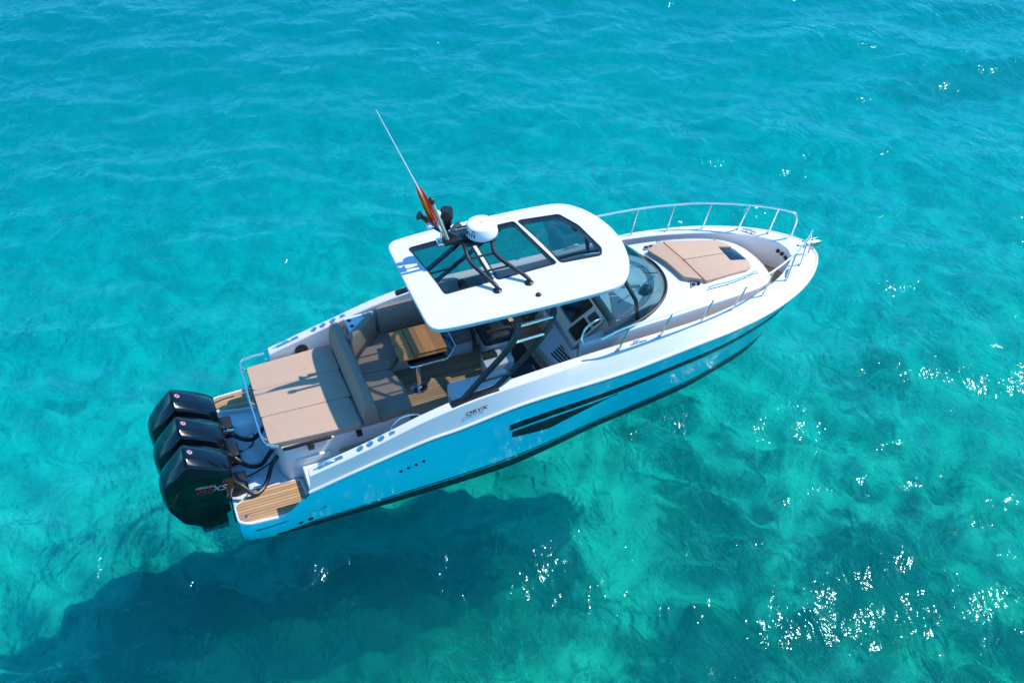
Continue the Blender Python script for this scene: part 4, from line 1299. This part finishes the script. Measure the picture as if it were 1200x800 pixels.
obj('anchor_roller', bm, M['chrome'], boat)
bm = NB(); tube(bm, [(10.75, 0, 1.86), (10.98, 0, 1.74), (11.02, 0, 1.56)], 0.022, 8)
hexa(bm, [(10.92, -0.02, 1.46), (11.05, -0.10, 1.52), (11.05, 0.10, 1.52), (10.92, 0.02, 1.46)], [(10.96, -0.02, 1.5), (11.04, -0.09, 1.62), (11.04, 0.09, 1.62), (10.96, 0.02, 1.5)])
obj('anchor', bm, M['blackmetal'], boat)

# name on the white bulwark (both sides)
for s in (-1, 1):
    k = int(np.argmin([abs(p.x - 3.85) for p in Tc])); t = Tc[k]
    gi = int(np.argmin([abs(p.x - t.x) for p in Gs])); g = Gs[gi]
    gA, gB = Gs[gi - 3], Gs[gi + 3]; tA, tB = Tc[k - 3], Tc[k + 3]
    mid_ = g.lerp(t, 0.56)
    ex = ((gB - gA).normalized() + (tB - tA).normalized()).normalized(); ey = (t - g).normalized()
    if s < 0:
        mir = lambda v: Vector((v.x, -v.y, v.z))
        o_, ex_, ey_ = mir(mid_), mir(ex), mir(ey)
    else:
        o_, ex_, ey_ = mid_, -ex, ey
    nn = ex_.cross(ey_).normalized()
    b = text_bm('ORYX', 0.088, 0.25, 0.001, 0.0012)
    for v in b.verts: v.co.x *= 1.5
    place(b, o_ + nn * 0.024, ex_, ey_)
    obj('name_lettering', b, M['black_gloss'], boat, recalc=False)

# ---- outboards
def outboard(yc):
    e = bpy.data.objects.new('outboard_engine', None); COL.objects.link(e); e.parent = boat
    e.location = (0, yc, 0)
    ST = [  # x, ztop, flat half-width, half-width, shoulder z, low z
        (-0.93, 0.90, 0.05, 0.13, 0.84, 0.55),
        (-0.88, 1.00, 0.09, 0.24, 0.86, 0.36),
        (-0.72, 1.20, 0.12, 0.300, 0.99, 0.06),
        (-0.46, 1.47, 0.125, 0.315, 1.15, -0.12),
        (-0.15, 1.30, 0.10, 0.315, 1.07, -0.02),
        (0.06, 1.165, 0.07, 0.295, 1.00, 0.36),
        (0.17, 1.09, 0.04, 0.25, 0.95, 0.52),
    ]
    b = NB(); rows = []
    for x, zt, fl, hw, zs, zl in ST:
        half = [(fl, zt), (hw * 0.80, zt - (zt - zs) * 0.24), (hw, zs - 0.02), (hw * 0.98, (zs + zl) / 2), (hw * 0.72, zl + 0.1), (hw * 0.45, zl)]
        rows.append([(x, -y, z) for y, z in half] + [(x, y, z) for y, z in reversed(half)])
    vs = grid(b, rows, close_v=True); b.faces.new(vs[0]); b.faces.new(list(reversed(vs[-1])))
    bmesh.ops.recalc_face_normals(b, faces=b.faces[:])
    es = [x for x in b.edges if len(x.link_faces) == 2 and x.calc_face_angle() > 0.25]
    bmesh.ops.bevel(b, geom=es, offset=0.034, segments=4, affect='EDGES', profile=0.6, clamp_overlap=True)
    obj('cowling', b, M['cowl'], e, 30)
    b = NB(); box(b, -0.48, -0.06, -0.10, 0.10, -0.34, 0.1, 0.05, 3); box(b, -0.6, 0.02, -0.16, 0.16, 0.05, 0.5, 0.05, 3)
    obj('midsection', b, M['cowl'], e)
    b = NB(); box(b, 0.05, 0.36, -0.16, 0.16, 0.28, 0.62, 0.03, 2); tube(b, [(0.1, -0.2, 0.6), (0.1, 0.2, 0.6)], 0.03, 8); tube(b, [(0.2, -0.18, 0.45), (0.2, 0.18, 0.45)], 0.045, 8)
    obj('transom_bracket', b, M['black'], e)
    b = NB()
    nrm = Vector((0.5, 0, 0.87))
    sl_ = (1.30 - 1.47) / 0.31
    c = Vector((-0.37, 0, 1.47 + 0.09 * sl_ + 0.004)); nrm = Vector((-sl_, 0, 1)).normalized()
    lathe(b, [(0.042, -0.004), (0.042, 0.004), (0.038, 0.006)], c, 20, nrm)
    bd = obj('badge', b, M['badge'], e)
    b = text_bm('M', 0.05, 0, 0.0008, 0.002); place(b, c + nrm * 0.0085, (0, -1, 0), (1, 0, sl_))
    obj('badge_mark', b, M['decal_red'], e, recalc=False)
    for s in (-1, 1):
        ex = Vector((s * -1.0, 0, s * 0.12)); ey = Vector((0.1, 0, 1))
        yy = s * 0.3175
        for txt, sz, ox, oz, mat, st_ in (('MERCURY', 0.05, -0.28, 0.92, 'decal_silver', 1.3), ('PRO', 0.105, -0.30, 0.83, 'decal_red', 1.25), ('XS', 0.15, -0.09, 0.83, 'decal_silver', 1.25)):
            b = text_bm(txt, sz, 0.3, 0.0015, 0.001)
            for v in b.verts: v.co.x *= st_
            place(b, (ox, yy, oz), (1, 0, -0.12) if s < 0 else (-1, 0, 0.12), (0.12, 0, 1))
            obj('model_lettering', b, M[mat], e, recalc=False)
    for s in (-1, 1):
        b = NB()
        tube(b, cat([(-0.86, s * 0.262, 0.66), (-0.78, s * 0.292, 0.76), (-0.70, s * 0.305, 0.90)], 4), 0.007, 5)
        obj('red_pinstripe', b, M['decal_red'], e)
    return e
for yc in (0.66, 0.0, -0.66):
    outboard(yc)
for k, (ya, yb2) in enumerate(((0.50, 0.18), (-0.16, -0.40), (-0.80, -0.64))):
    bm = NB()
    tube(bm, cat([(0.12, ya + 0.02, 0.72), (0.26, ya - 0.10, 0.66), (0.42, ya - 0.20, 0.52), (0.62, (ya + yb2) / 2 - 0.14, 0.52), (0.78, yb2 - 0.02, 0.70), (0.90, yb2 + 0.04, 0.80)], 7), 0.036, 10)
    obj('rigging_hose', bm, M['black'], boat)
    bm = NB()
    if k != 1:
        tube(bm, cat([(0.14, ya - 0.06, 0.62), (0.24, ya - 0.30, 0.48), (0.42, ya - 0.42, 0.43), (0.58, ya - 0.36, 0.45), (0.66, ya - 0.22, 0.55)] if k == 0 else
                 [(0.14, ya + 0.08, 0.60), (0.24, ya + 0.20, 0.50), (0.48, ya + 0.28, 0.47), (0.72, ya + 0.26, 0.60), (0.90, ya + 0.20, 0.76)], 6), 0.014, 8)
        obj('fuel_line', bm, M['black'], boat)
    else:
        bm.free()
bm = NB(); tube(bm, [(0.20, 0.40, 0.66), (0.36, 0.36, 0.66)], 0.03, 8); obj('steering_cylinder', bm, M['chrome'], boat)
